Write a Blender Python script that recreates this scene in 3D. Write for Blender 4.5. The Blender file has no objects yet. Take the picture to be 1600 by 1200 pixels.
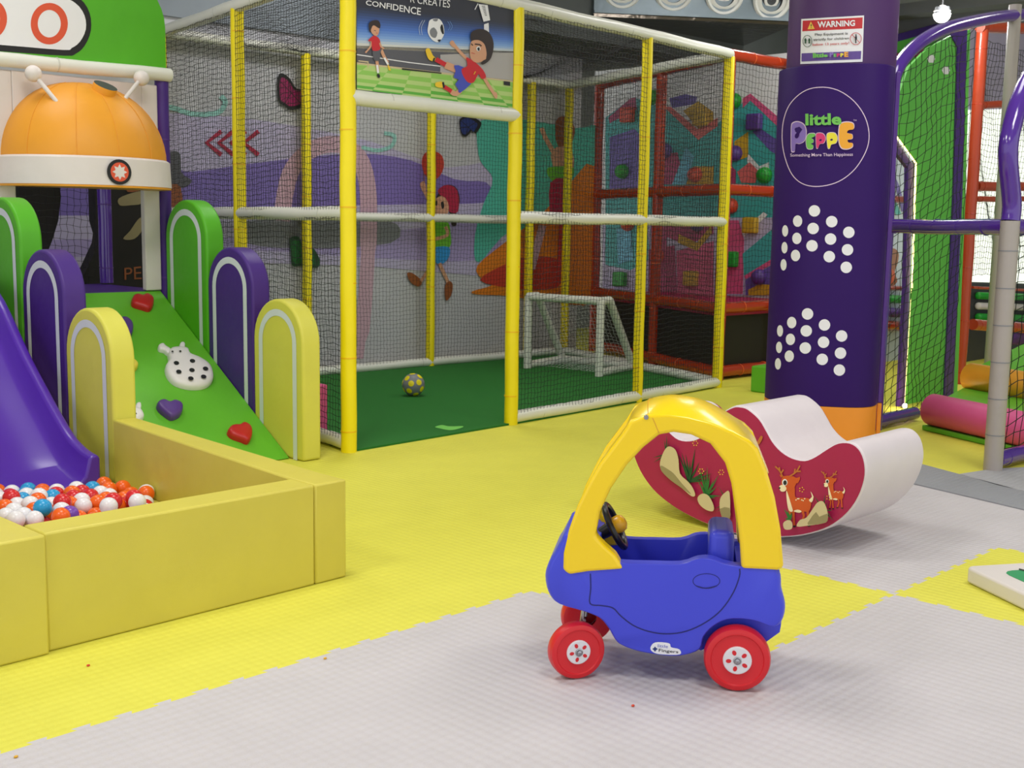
import bpy, bmesh, math, random
import numpy as np
from mathutils import Vector
random.seed(7)
sc = bpy.context.scene
# ------------------------------------------------------------------ camera
CAM = np.array([-4.1324, -5.2768, 1.3]); FPX = 1850.54
_p, _r, _a = .134019, .0156886, math.pi/4-.0173146
FW = np.array([math.cos(_a)*math.cos(_p), math.sin(_a)*math.cos(_p), -math.sin(_p)])
_rt = np.array([math.sin(_a), -math.cos(_a), 0.]); _up = np.cross(_rt, FW)
RT = math.cos(_r)*_rt+math.sin(_r)*_up; UP = -math.sin(_r)*_rt+math.cos(_r)*_up
cd = bpy.data.cameras.new('camera'); cam = bpy.data.objects.new('camera', cd); sc.collection.objects.link(cam)
from mathutils import Matrix
cam.matrix_world = Matrix([[RT[0], UP[0], -FW[0], CAM[0]], [RT[1], UP[1], -FW[1], CAM[1]], [RT[2], UP[2], -FW[2], CAM[2]], [0, 0, 0, 1]])
cd.sensor_width = 36; cd.lens = FPX/1600*36; cd.clip_start = .05; cd.clip_end = 100
cd.dof.use_dof = True; cd.dof.focus_distance = 4.2; cd.dof.aperture_fstop = 11
sc.camera = cam
# ------------------------------------------------------------------ world, lights, exposure
w = bpy.data.worlds.new('world'); sc.world = w; w.use_nodes = True
w.node_tree.nodes['Background'].inputs[0].default_value = (.93, .96, 1, 1)
w.node_tree.nodes['Background'].inputs[1].default_value = 1.08
sc.view_settings.view_transform = 'Standard'; sc.view_settings.look = 'None'
sc.view_settings.exposure = .05; sc.view_settings.gamma = 1; sc.view_settings.use_curve_mapping = False
CEIL = 3.9
def area(name, loc, size, power, col=(1, .98, .95), rot=(0, 0, 0), sy=None):
    l = bpy.data.lights.new(name, 'AREA'); l.energy = power; l.color = col
    l.shape = 'RECTANGLE'; l.size = size; l.size_y = sy or size
    o = bpy.data.objects.new(name, l); o.location = loc; o.rotation_euler = rot; sc.collection.objects.link(o); return o
LIGHTS = [(-4.6, -2.2, 52), (-2.2, -4.9, 46), (-1.9, -1.6, 52), (.9, -4.3, 42), (2.4, -2.4, 22), (1.6, 1.2, 44), (-1.6, 1.2, 22), (6.1, -2.6, 34), (5.6, .9, 55), (3.9, -.6, 25)]
for i, (x, y, p) in enumerate(LIGHTS):
    area('ceiling_lamp_light', (x, y, CEIL-.06), .9, p)
# ------------------------------------------------------------------ helpers
def V3(*a): return np.array(a, float)
def ray(u, v): return (u-800)*RT+(600-v)*UP+FPX*FW
def onP(u, v, P, N):
    d = ray(u, v); N = np.array(N, float); return CAM+d*(((np.array(P, float)-CAM)@N)/(d@N))
def onX(u, v, x): return onP(u, v, (x, 0, 0), (1, 0, 0))
def onY(u, v, y): return onP(u, v, (0, y, 0), (0, 1, 0))
def onZ(u, v, z=0): return onP(u, v, (0, 0, z), (0, 0, 1))
def dep(u, v, D): d = ray(u, v); return CAM+d*(D/(d@FW))
def s2l(c):
    o = []
    for x in c[:3]:
        x = x/255; o.append(x/12.92 if x <= .04045 else ((x+.055)/1.055)**2.4)
    return tuple(o)+(1,)
M = {}
def mat(name, rgb, rough=.5, bump=0, bs=400, var=.04, metal=0, emit=0, spec=.5, kind=None, alpha=None, coat=0):
    m = bpy.data.materials.new(name); m.use_nodes = True; nt = m.node_tree; N = nt.nodes; L = nt.links
    b = N['Principled BSDF']; c = s2l(rgb)
    b.inputs['Roughness'].default_value = rough; b.inputs['Metallic'].default_value = metal
    b.inputs['Specular IOR Level'].default_value = spec
    if coat: b.inputs['Coat Weight'].default_value = coat; b.inputs['Coat Roughness'].default_value = .12
    tc = N.new('ShaderNodeTexCoord')
    nz = N.new('ShaderNodeTexNoise'); nz.inputs['Scale'].default_value = 5; nz.inputs['Detail'].default_value = 4
    L.new(tc.outputs['Object'], nz.inputs['Vector'])
    mx = N.new('ShaderNodeMix'); mx.data_type = 'RGBA'
    mx.inputs[6].default_value = tuple(max(0, x*(1-var*1.6)) for x in c[:3])+(1,)
    mx.inputs[7].default_value = tuple(min(1, x*(1+var*1.6)) for x in c[:3])+(1,)
    L.new(nz.outputs['Fac'], mx.inputs[0]); L.new(mx.outputs[2], b.inputs['Base Color'])
    if emit:
        b.inputs['Emission Color'].default_value = c; b.inputs['Emission Strength'].default_value = emit
    if kind == 'foam':      # embossed play mat: rows of small lozenges
        sp = N.new('ShaderNodeSeparateXYZ'); L.new(tc.outputs['Object'], sp.inputs[0])
        def mth(op, a, bb=None):
            n = N.new('ShaderNodeMath'); n.operation = op
            for k, q in enumerate((a, bb)):
                if q is None: continue
                if isinstance(q, (int, float)): n.inputs[k].default_value = q
                else: L.new(q, n.inputs[k])
            return n.outputs[0]
        k = 2*math.pi/.05
        a = mth('SINE', mth('MULTIPLY', mth('ADD', sp.outputs[0], sp.outputs[1]), k*.75))
        d = mth('SINE', mth('MULTIPLY', mth('SUBTRACT', sp.outputs[0], sp.outputs[1]), k*.75))
        h = mth('MULTIPLY', a, d)
        n2 = N.new('ShaderNodeTexNoise'); n2.inputs['Scale'].default_value = 300; L.new(tc.outputs['Object'], n2.inputs['Vector'])
        h2 = mth('ADD', mth('MULTIPLY', h, .5), mth('MULTIPLY', n2.outputs['Fac'], .5))
        bp = N.new('ShaderNodeBump'); bp.inputs['Strength'].default_value = .65; bp.inputs['Distance'].default_value = .005
        L.new(h2, bp.inputs['Height']); L.new(bp.outputs[0], b.inputs['Normal'])
    elif kind == 'turf':
        n2 = N.new('ShaderNodeTexNoise'); n2.inputs['Scale'].default_value = 260; n2.inputs['Detail'].default_value = 3
        L.new(tc.outputs['Object'], n2.inputs['Vector'])
        m2 = N.new('ShaderNodeMix'); m2.data_type = 'RGBA'; m2.blend_type = 'MULTIPLY'; m2.inputs[0].default_value = 1
        cr = N.new('ShaderNodeValToRGB'); cr.color_ramp.elements[0].position = .3; cr.color_ramp.elements[0].color = (.5, .5, .5, 1); cr.color_ramp.elements[1].position = .7
        L.new(n2.outputs['Fac'], cr.inputs[0]); L.new(mx.outputs[2], m2.inputs[6]); L.new(cr.outputs[0], m2.inputs[7])
        L.new(m2.outputs[2], b.inputs['Base Color'])
        bp = N.new('ShaderNodeBump'); bp.inputs['Strength'].default_value = .8; bp.inputs['Distance'].default_value = .006
        L.new(n2.outputs['Fac'], bp.inputs['Height']); L.new(bp.outputs[0], b.inputs['Normal'])
    elif bump:
        n2 = N.new('ShaderNodeTexNoise'); n2.inputs['Scale'].default_value = bs; n2.inputs['Detail'].default_value = 3
        L.new(tc.outputs['Object'], n2.inputs['Vector'])
        n3 = N.new('ShaderNodeTexNoise'); n3.inputs['Scale'].default_value = 9; L.new(tc.outputs['Object'], n3.inputs['Vector'])
        ad = N.new('ShaderNodeMath'); ad.operation = 'MULTIPLY_ADD'; ad.inputs[1].default_value = 6; L.new(n3.outputs['Fac'], ad.inputs[0]); L.new(n2.outputs['Fac'], ad.inputs[2])
        bp = N.new('ShaderNodeBump'); bp.inputs['Strength'].default_value = bump; bp.inputs['Distance'].default_value = .002
        L.new(ad.outputs[0], bp.inputs['Height']); L.new(bp.outputs[0], b.inputs['Normal'])
    if alpha is not None:
        tr = N.new('ShaderNodeBsdfTransparent'); ms = N.new('ShaderNodeMixShader'); ms.inputs[0].default_value = alpha
        L.new(tr.outputs[0], ms.inputs[1]); L.new(b.outputs[0], ms.inputs[2]); L.new(ms.outputs[0], N['Material Output'].inputs[0])
    M[name] = m; return m
vy = dict(rough=.42, bump=.35, bs=500, var=.05, spec=.4)
mat('foam_yellow', (226, 221, 84), .62, kind='foam', spec=.3); mat('foam_grey', (203, 198, 201), .62, kind='foam', spec=.3)
mat('strip_grey', (150, 152, 158), .6, kind='foam'); mat('strip_light', (178, 178, 182), .6, kind='foam')
mat('turf', (34, 132, 38), .9, kind='turf'); mat('turf_light', (120, 205, 90), .9)
mat('pole_yellow', (247, 226, 10), .38, .25, 120); mat('pole_tape', (243, 196, 8), .35); mat('rail_white', (228, 228, 218), .32, .25, 120)
mat('rail_ring', (206, 206, 196), .35)
mat('net_black', (16, 18, 20), .7); mat('net_green', (14, 30, 18), .7)
mat('pad_yellow', (214, 201, 84), **vy); mat('pad_seam', (150, 140, 50), **vy); mat('pad_white', (224, 216, 212), **vy)
mat('pad_green', (100, 184, 44), **vy); mat('pad_green_dark', (84, 176, 30), **vy); mat('pad_purple', (88, 50, 140), **vy); mat('pad_purple_deep', (70, 38, 128), **vy)
mat('arch_yellow', (216, 211, 86), **vy); mat('arch_yellow_face', (206, 206, 72), **vy); mat('pad_orange', (232, 158, 44), **vy)
mat('slide_purple', (84, 42, 168), .3, .05, 40, coat=.15); mat('tape_white', (214, 220, 226), .4)
mat('black', (22, 22, 24), .6); mat('dark_grey', (58, 60, 64), .5); mat('red_ring', (222, 84, 48), .5)
mat('hold_red', (190, 30, 34), .4); mat('hold_purple', (92, 60, 142), .4); mat('hold_white', (230, 226, 226), .4); mat('hold_yellow', (226, 206, 70), .4)
mat('hold_green', (34, 160, 50), .4); mat('hold_orange', (214, 70, 40), .4); mat('hold_mustard', (206, 164, 40), .45)
mat('ball_orange', (245, 104, 24), .28, var=.02); mat('ball_white', (236, 234, 238), .28, var=.02); mat('ball_red', (214, 36, 44), .28, var=.02)
mat('ball_blue', (40, 160, 218), .28, var=.02); mat('ball_purple', (120, 70, 180), .28)
mat('car_blue', (64, 72, 214), .33, .1, 300, var=.02); mat('car_blue_line', (22, 26, 110), .5); mat('car_yellow', (252, 214, 10), .25, .06, 60, var=.02, coat=.3)
mat('car_red', (214, 30, 40), .35, .1, 300, var=.03); mat('car_black', (20, 20, 24), .3); mat('car_hub', (226, 224, 226), .35)
mat('steel', (170, 170, 174), .25, metal=1); mat('horn', (226, 170, 30), .3)
mat('pink', (168, 28, 78), **vy); mat('pink_light', (214, 84, 140), **vy); mat('rocker_white', (228, 218, 222), rough=.36, bump=.5, bs=700)
mat('pillar_purple', (52, 26, 96), rough=.5, bump=.2, bs=300, spec=.12); mat('column_purple', (74, 36, 98), .5, .1); mat('pillar_orange', (236, 146, 32), **vy)
mat('tube_purple', (82, 44, 152), .14, .2, 60, coat=.6); mat('tube_orange', (180, 54, 24), .2, .3, 70, coat=.4); mat('tube_ring', (236, 110, 60), .3)
mat('tube_red', (176, 62, 30), .3, .3, 70); mat('post_grey', (168, 160, 156), .4, .3, 100)
mat('panel_green', (96, 190, 74), .5); mat('white', (236, 236, 236), .5); mat('board_black', (26, 22, 20), .7)
mat('ceiling', (176, 176, 176), .8, var=.08); mat('bulkhead', (140, 148, 158), .8, var=.08); mat('ceiling_dark', (84, 88, 88), .8, var=.1); mat('wall', (196, 196, 202), .8); mat('wall_grey', (150, 150, 156), .8)
mat('duct', (128, 140, 148), .38, .3, 8, metal=.55); mat('duct_dark', (120, 112, 104), .12, .4, 6, metal=1); mat('nozzle', (226, 226, 222), .4)
mat('lamp', (255, 250, 240), .4, emit=9); mat('led', (255, 228, 150), .4, emit=4); mat('window_light', (244, 252, 236), .6, emit=1.1)
mat('vinyl_clear', (230, 236, 240), .08, 1.0, 14, alpha=.1)
# print colours (flat artwork)
for n, c in dict(p_sky0=(52, 54, 66), p_sky1=(52, 66, 100), p_sky2=(66, 100, 170), p_sky3=(110, 150, 214), p_sky4=(190, 200, 214), p_sky5=(226, 214, 190), p_stand=(92, 92, 100), p_stand2=(176, 172, 172), p_beige=(206, 190, 150),
    p_grass=(184, 212, 130), p_grass2=(146, 200, 92), p_grass3=(98, 178, 66), p_skin=(214, 160, 128), p_hair=(52, 42, 42), p_red=(204, 40, 50), p_blue=(72, 84, 190), p_yel=(240, 200, 50), p_white=(236, 236, 240), p_grey=(130, 132, 138),
    p_black=(30, 30, 34), p_lilac=(190, 182, 214), p_lilac2=(170, 156, 206), p_violet=(128, 110, 186), p_violet2=(96, 70, 150), p_pinkb=(204, 168, 184), p_teal=(84, 190, 170), p_tealpale=(150, 206, 200), p_crim=(176, 34, 70), p_orange=(226, 130, 30), p_brown=(150, 84, 44), p_ochre=(206, 160, 50),
    p_lime=(110, 190, 50), p_sky=(50, 150, 220), p_balloon=(196, 60, 44), p_magenta=(150, 24, 90), p_leaf=(30, 110, 50), p_leafd=(20, 74, 40), p_stone=(206, 190, 148), p_stoned=(150, 138, 100), p_deer=(206, 84, 34), p_deerl=(244, 226, 190), p_antler=(190, 110, 50),
    p_mcoral=(226, 110, 110), p_mpink=(222, 90, 140), p_mteal=(70, 176, 176), p_mpurple=(104, 84, 170), p_mrose=(176, 60, 110), p_mblue=(110, 190, 220), l_green=(110, 190, 80), l_purple=(136, 110, 190), l_pink=(214, 40, 110), l_yellow=(236, 222, 50), l_orange=(240, 168, 40), l_ring=(224, 200, 226), w_red=(196, 34, 40), w_yel=(240, 196, 80), p_navy=(30, 50, 120), p_cardgreen=(30, 150, 90)).items(): mat(n, c, .45, var=.03)

class MB:
    def __init__(s): s.v = []; s.f = []; s.m = []
    def add(s, vs, fs, mi=0):
        b = len(s.v); s.v += [tuple(map(float, p)) for p in vs]
        for f in fs: s.f.append(tuple(b+i for i in f)); s.m.append(mi)
        return b
    def box(s, lo, hi, mi=0):
        x0, y0, z0 = lo; x1, y1, z1 = hi
        s.add([(x0, y0, z0), (x1, y0, z0), (x1, y1, z0), (x0, y1, z0), (x0, y0, z1), (x1, y0, z1), (x1, y1, z1), (x0, y1, z1)],
              [(0, 3, 2, 1), (4, 5, 6, 7), (0, 1, 5, 4), (1, 2, 6, 5), (2, 3, 7, 6), (3, 0, 4, 7)], mi)
    def tube(s, path, r, n=12, mi=0, caps=True, rings=None, rmi=1):
        P = [np.array(p, float) for p in path]; k = len(P)
        rr = r if hasattr(r, '__len__') else [r]*k
        T = [P[min(i+1, k-1)]-P[max(i-1, 0)] for i in range(k)]; T = [t/(np.linalg.norm(t)+1e-12) for t in T]
        a = np.array([0, 0, 1.]) if abs(T[0][2]) < .9 else np.array([1., 0, 0])
        u = np.cross(T[0], a); u /= np.linalg.norm(u); vs = []
        for i in range(k):
            u = u-T[i]*(u@T[i]); u /= np.linalg.norm(u); w_ = np.cross(T[i], u)
            for j in range(n):
                t = 2*math.pi*j/n; vs.append(P[i]+rr[i]*(math.cos(t)*u+math.sin(t)*w_))
        fs = [(i*n+j, i*n+(j+1) % n, (i+1)*n+(j+1) % n, (i+1)*n+j) for i in range(k-1) for j in range(n)]
        if caps: fs += [tuple(range(n-1, -1, -1)), tuple((k-1)*n+j for j in range(n))]
        s.add(vs, fs, mi)
    def pole(s, a, b, r, n=14, ring=.42, mi=0, rmi=1, ph=.1):
        # foam sleeve on a pipe with thin raised tape bands
        a = np.array(a, float); b = np.array(b, float); L = np.linalg.norm(b-a); d = (b-a)/L
        k = max(2, int(L/.18)); path = []; 
        for i in range(k+1):
            q = a+d*L*i/k
            w_ = .0025*np.array([math.sin(i*2.1+a[0]*9), math.cos(i*1.7+a[1]*7), math.sin(i*1.3+a[2]*5)]) if 0 < i < k else 0
            path.append(q+w_)
        s.tube(path, r, n, mi)
        t = ph
        while t < L-.03:
            s.tube([a+d*(t-.004), a+d*(t+.004)], r+.0016, n, rmi, caps=True); t += ring
    def lathe(s, prof, c, axis=(0, 0, 1), n=32, mi=0, mis=None):
        ax = np.array(axis, float); ax /= np.linalg.norm(ax)
        a = np.array([1., 0, 0]) if abs(ax[0]) < .9 else np.array([0, 1., 0])
        u = np.cross(ax, a); u /= np.linalg.norm(u); w_ = np.cross(ax, u); c = np.array(c, float)
        vs = [c+ax*h+r*(math.cos(2*math.pi*j/n)*u+math.sin(2*math.pi*j/n)*w_) for r, h in prof for j in range(n)]
        b = len(s.v)
        s.add(vs, [], mi)
        for i in range(len(prof)-1):
            for j in range(n):
                s.f.append((b+i*n+j, b+i*n+(j+1) % n, b+(i+1)*n+(j+1) % n, b+(i+1)*n+j)); s.m.append(mis[i] if mis else mi)
    def prism(s, poly, a, b, mi=0, side=None):
        # poly: list of 3D points; extruded from offset vector a to offset b
        P = [np.array(p, float) for p in poly]; n = len(P)
        s.add([p+a for p in P]+[p+b for p in P], [tuple(range(n-1, -1, -1)), tuple(range(n, 2*n))], mi)
        s.add([p+a for p in P]+[p+b for p in P], [(i, (i+1) % n, n+(i+1) % n, n+i) for i in range(n)], mi if side is None else side)
    def sphere(s, c, r, n=20, mi=0, sx=(1, 1, 1)):
        vs = [np.array(c)+np.array(sx)*r*V3(math.sin(math.pi*i/(n//2))*math.cos(2*math.pi*j/n), math.sin(math.pi*i/(n//2))*math.sin(2*math.pi*j/n), math.cos(math.pi*i/(n//2))) for i in range(n//2+1) for j in range(n)]
        s.add(vs, [(i*n+j, (i+1)*n+j, (i+1)*n+(j+1) % n, i*n+(j+1) % n) for i in range(n//2) for j in range(n)], mi)
    def build(s, name, mats, parent=None, smooth=35, bevel=0, seg=2, sub=0, weld=True, norm=True):
        me = bpy.data.meshes.new(name)
        off = np.array(parent['_o']) if parent is not None and '_o' in parent else np.zeros(3)
        vv = [tuple(np.array(p)-off) for p in s.v] if off.any() else s.v
        me.from_pydata(vv, [], s.f); me.polygons.foreach_set('material_index', s.m)
        for m_ in ([mats] if isinstance(mats, str) else mats): me.materials.append(M[m_])
        if weld or norm:
            bm = bmesh.new(); bm.from_mesh(me)
            if weld: bmesh.ops.remove_doubles(bm, verts=bm.verts, dist=1e-5)
            if norm: bmesh.ops.recalc_face_normals(bm, faces=bm.faces)
            bm.to_mesh(me); bm.free()
        if smooth:
            me.polygons.foreach_set('use_smooth', [True]*len(me.polygons)); me.set_sharp_from_angle(angle=math.radians(smooth))
        me.update()
        o = bpy.data.objects.new(name, me); sc.collection.objects.link(o)
        if bevel:
            b = o.modifiers.new('bevel', 'BEVEL'); b.width = bevel; b.segments = seg; b.limit_method = 'ANGLE'; b.angle_limit = math.radians(40)
            b.harden_normals = False
        if sub:
            q = o.modifiers.new('sub', 'SUBSURF'); q.levels = sub; q.render_levels = sub
        if parent is not None: o.parent = parent; o['_o'] = [float(q) for q in off]
        return o
def tag(o, label, cat, group=None, kind=None):
    if label: o['label'] = label
    if cat: o['category'] = cat
    if group: o['group'] = group
    if kind: o['kind'] = kind
    return o
def thing(name, loc, label, cat, group=None):
    o = bpy.data.objects.new(name, None); sc.collection.objects.link(o); o.location = tuple(float(q) for q in loc)
    o['_o'] = [float(q) for q in loc]; o.empty_display_size = .1
    return tag(o, label, cat, group)
def struct(mb, name, mats, **k): return tag(mb.build(name, mats, **k), None, None, kind='structure')
def cr(pts, n=6, closed=True):
    P = [np.array(p, float) for p in pts]; k = len(P); out = []
    rng = range(k) if closed else range(k-1)
    for i in rng:
        g_ = (lambda j: P[j % k]) if closed else (lambda j: P[min(max(j, 0), k-1)])
        a, b, c, d = g_(i-1), g_(i), g_(i+1), g_(i+2)
        for t in range(n):
            t /= n; out.append(.5*((2*b)+(c-a)*t+(2*a-5*b+4*c-d)*t*t+(-a+3*b-3*c+d)*t**3))
    if not closed: out.append(P[-1])
    return out
def Z(x0, y0, k): return lambda pts: [(x0+x/k, y0+y/k) for x, y in pts]
class Art:
    """flat printed shapes on a real surface; fn(u,v,off) gives the 3D point"""
    def __init__(s, fn, eps=.0006): s.fn = fn; s.mb = MB(); s.mats = []; s.lay = 1; s.eps = eps
    def mi(s, m):
        if m not in s.mats: s.mats.append(m)
        return s.mats.index(m)
    def poly(s, pts, m, smooth=0, up=True):
        if smooth: pts = cr(pts, smooth)
        s.mb.add([s.fn(p[0], p[1], s.lay*s.eps) for p in pts], [tuple(range(len(pts)))], s.mi(m))
        if up: s.lay += 1
    def ell(s, c, rx, ry, m, rot=0, n=20):
        a = math.radians(rot)
        s.poly([(c[0]+rx*math.cos(t)*math.cos(a)-ry*math.sin(t)*math.sin(a), c[1]+rx*math.cos(t)*math.sin(a)+ry*math.sin(t)*math.cos(a)) for t in [2*math.pi*i/n for i in range(n)]], m)
    def stroke(s, pts, w_, m, closed=False, up=True):
        P = [np.array(p, float) for p in pts]; k = len(P); ww = w_ if hasattr(w_, '__len__') else [w_]*k; vs = []
        for i in range(k):
            a = P[(i-1) % k] if closed else P[max(i-1, 0)]; b = P[(i+1) % k] if closed else P[min(i+1, k-1)]
            t = b-a; t = t/(np.linalg.norm(t)+1e-9); n_ = np.array([-t[1], t[0]])*ww[i]/2
            vs += [P[i]+n_, P[i]-n_]
        fs = [(2*i, 2*i+1, (2*i+3) % (2*k), (2*i+2) % (2*k)) for i in range(k if closed else k-1)]
        s.mb.add([s.fn(q[0], q[1], s.lay*s.eps) for q in vs], fs, s.mi(m))
        if up: s.lay += 1
    def ring(s, c, rx, ry, w_, m, n=40):
        s.stroke([(c[0]+rx*math.cos(2*math.pi*i/n), c[1]+ry*math.sin(2*math.pi*i/n)) for i in range(n)], w_, m, closed=True)
    def quad(s, q, m, nx=10, ny=4):
        q = [np.array(p, float) for p in q]; vs = []
        for j in range(ny+1):
            for i in range(nx+1):
                a = q[0]+(q[1]-q[0])*i/nx; b = q[3]+(q[2]-q[3])*i/nx; p = a+(b-a)*j/ny; vs.append(s.fn(p[0], p[1], s.lay*s.eps))
        s.mb.add(vs, [(j*(nx+1)+i, j*(nx+1)+i+1, (j+1)*(nx+1)+i+1, (j+1)*(nx+1)+i) for j in range(ny) for i in range(nx)], s.mi(m)); s.lay += 1
    def text(s, t, q, m, bold=0, shear=0):
        """q: pixel quad tl,tr,br,bl that the ink of the text fills"""
        c = bpy.data.curves.new('t', 'FONT'); c.body = t; c.offset = bold; c.resolution_u = 3; c.shear = shear
        o = bpy.data.objects.new('t', c); sc.collection.objects.link(o); dg = bpy.context.evaluated_depsgraph_get()
        me = bpy.data.meshes.new_from_object(o.evaluated_get(dg))
        vs = [(v.co.x, v.co.y) for v in me.vertices]; fs = [tuple(p.vertices) for p in me.polygons]
        bpy.data.objects.remove(o); bpy.data.curves.remove(c); bpy.data.meshes.remove(me)
        if not vs: return
        xs = [p[0] for p in vs]; ys = [p[1] for p in vs]; x0, x1, y0, y1 = min(xs), max(xs), min(ys), max(ys)
        q = [np.array(p, float) for p in q]; out = []
        for x, y in vs:
            a = (x-x0)/(x1-x0); b = (y1-y)/(y1-y0); top = q[0]+(q[1]-q[0])*a; bot = q[3]+(q[2]-q[3])*a; p = top+(bot-top)*b
            out.append(s.fn(p[0], p[1], s.lay*s.eps))
        s.mb.add(out, fs, s.mi(m)); s.lay += 1
    def build(s, name, parent=None): return s.mb.build(name, s.mats, parent, smooth=0, weld=False, norm=False)
def planefn(P, N):
    N = np.array(N, float); N /= np.linalg.norm(N)
    if N@(CAM-np.array(P, float)) < 0: N = -N
    return lambda u, v, off=0: onP(u, v, np.array(P, float)+N*off, N)
def net(mb, O, U, V, w_, h, cell, r=.0016, amp=.006, keep=None, shear=0, n=3, seed=0, mi=0, skew=0, cellv=None):
    O, U, V = (np.array(q, float) for q in (O, U, V)); N = np.cross(U, V); nu = int(w_/cell)+1; nv = int(h/(cellv or cell))+1
    cu, cv = w_/(nu-1), h/(nv-1)
    def P(i, j):
        x, y = i*cu, j*cv
        e = min(1, 6*min(x, w_-x)/w_+.0)*min(1, 6*min(y, h-y)/h+.2)
        d = amp*(math.sin(x*5.1+y*2.3+seed)+.6*math.sin(x*11.+y*7.7+seed*2))*e
        du = .35*cell*e*math.sin(y*6.3+x*3.1+seed*1.7)*.5+.12*cell*math.sin(i*12.9898+j*78.233); dv = .35*cell*e*math.sin(x*5.2+y*1.9+seed)+.12*cell*math.sin(i*39.3+j*11.13)
        return O+U*(x+du+skew*y)+V*(y+dv+shear*x)+N*d
    G = [[P(i, j) for j in range(nv)] for i in range(nu)]
    offs = [(math.cos(2*math.pi*k/n), math.sin(2*math.pi*k/n)) for k in range(n)]
    def strand(pts, A):
        vs = [p+r*(a*A+b*N) for p in pts for a, b in offs]
        mb.add(vs, [(i*n+k, i*n+(k+1) % n, (i+1)*n+(k+1) % n, (i+1)*n+k) for i in range(len(pts)-1) for k in range(n)], mi)
    def run(pts, A):
        if keep is None: strand(pts, A); return
        cur = []
        for p in pts:
            if keep(p): cur.append(p)
            else:
                if len(cur) > 1: strand(cur, A)
                cur = []
        if len(cur) > 1: strand(cur, A)
    for i in range(nu): run(G[i], U)
    for j in range(nv): run([G[i][j] for i in range(nu)], V)
def netobj(parent, mats='net_black', name='net', **k):
    mb = MB(); net(mb, **k); return mb.build(name, mats, parent, smooth=0, weld=False, norm=False)

# ================================================================== SETTING
# floor: interlocking foam tiles, checkered where the photo shows it
T = .925; GX0 = -.2; GY0 = -3.41
def tooth_edge(a, b, perp, n=8, d=.017):
    pts = []
    for i in range(n):
        for t, o in ((.0, 0), (.20, 0), (.12, 1), (.58, 1), (.50, 0)):
            pts.append(a+(b-a)*((i+t+.12)/n)+perp*d*o)
    return pts
def vkey(i, j):
    g0 = V3(GX0+i*T, GY0+j*T, 0); return g0
def cellmat(i, j):
    if i >= 2 or j > 1: return 0
    if j == 1: return 1 if i == 1 else 0
    if j == 0: return 0 if i == -1 else 1
    if j == -1: return 0 if i == 0 else 1
    return 1
fl = MB()
for i in range(-6, 10):
    for j in range(-6, 9):
        c = [vkey(i, j), vkey(i+1, j), vkey(i+1, j+1), vkey(i, j+1)]
        e = [c[0]]+tooth_edge(c[0], c[1], V3(0, 1, 0))+[c[1]]+tooth_edge(c[1], c[2], V3(1, 0, 0))+[c[2]]+tooth_edge(c[3], c[2], V3(0, 1, 0))[::-1]+[c[3]]+tooth_edge(c[0], c[3], V3(1, 0, 0))[::-1]
        fl.add(e, [tuple(range(len(e)))], cellmat(i, j))
fl.box((-9, -9.3, -.12), (9.5, 5.2, -.02), 1)
struct(fl, 'floor', ['foam_yellow', 'foam_grey'], smooth=0, norm=False)
# thin edging strips laid over the mats on the right
def strip(px, name, m, label):
    mb = MB(); P = [onZ(*p) for p in px]; mb.prism(P, V3(0, 0, .0005), V3(0, 0, .006)); tag(mb.build(name, m, smooth=0), label, 'floor mat')
strip([(1423, 722), (1610, 772), (1610, 800), (1423, 756)], 'floor_strip', 'strip_grey', 'dark grey foam strip running along the yellow mats behind the rocker')
strip([(1500, 742), (1552, 734), (1610, 731), (1610, 771), (1560, 760)], 'floor_strip', 'strip_light', 'light grey foam piece at the foot of the grey padded post')
# walls, ceiling
WY = 3.75
_cl = onP(256, 50, (0, 0, 2.66), (0, 0, 1)); _cr = onP(890, 133, (0, 0, 2.66), (0, 0, 1)); _ud = (_cr-_cl); _ud[2] = 0; _ud /= np.linalg.norm(_ud)
WN = V3(_ud[1], -_ud[0], 0); WP = V3(_cl[0], _cl[1], 0)-WN*.14        # mural wall just behind the far cage face
_e = WP+_ud*(float((_cr-WP)@_ud)+.32); _s = WP-_ud*8.5
WY2 = max(_e[1]+1.0, 4.6)
mb = MB(); mb.prism([_s, _e, V3(_e[0], _e[1], CEIL), V3(_s[0], _s[1], CEIL)], V3(0, 0, 0), -WN*.12); struct(mb, 'wall_back', 'wall', smooth=0)
mb = MB(); mb.box((_e[0]-.3, WY2, 0), (9.5, WY2+.15, CEIL)); struct(mb, 'wall_far', 'wall_grey', smooth=0)
mb = MB(); mb.box((9.5, -9.3, 0), (9.65, WY2+.15, CEIL)); struct(mb, 'wall_right', 'wall_grey', smooth=0)
mb = MB(); mb.box((-9, -9.3, CEIL), (9.65, WY2+.15, CEIL+.1)); struct(mb, 'ceiling', 'ceiling', smooth=0)
mb = MB(); mb.prism([_e-_ud*1.9+WN*.9, _e+_ud*3.5+WN*.9, _e+_ud*3.5+WN*.02, _e-_ud*1.9+WN*.02], V3(0, 0, 2.95), V3(0, 0, CEIL-.01)); struct(mb, 'trim_1', 'ceiling_dark', smooth=0)
mb = MB(); mb.prism([_s+WN*.03, _e-_ud*1.95+WN*.03, _e-_ud*1.95, _s], V3(0, 0, 2.8), V3(0, 0, CEIL-.003)); struct(mb, 'trim_8', 'bulkhead', smooth=0)
for k in range(5):
    mb = MB(); x = 5.2+k*.95; mb.box((x, -9.2, CEIL-.16), (x+.28, 2.2, CEIL-.002)); struct(mb, 'trim_%d' % (k+2), 'wall_grey', smooth=0)

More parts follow.
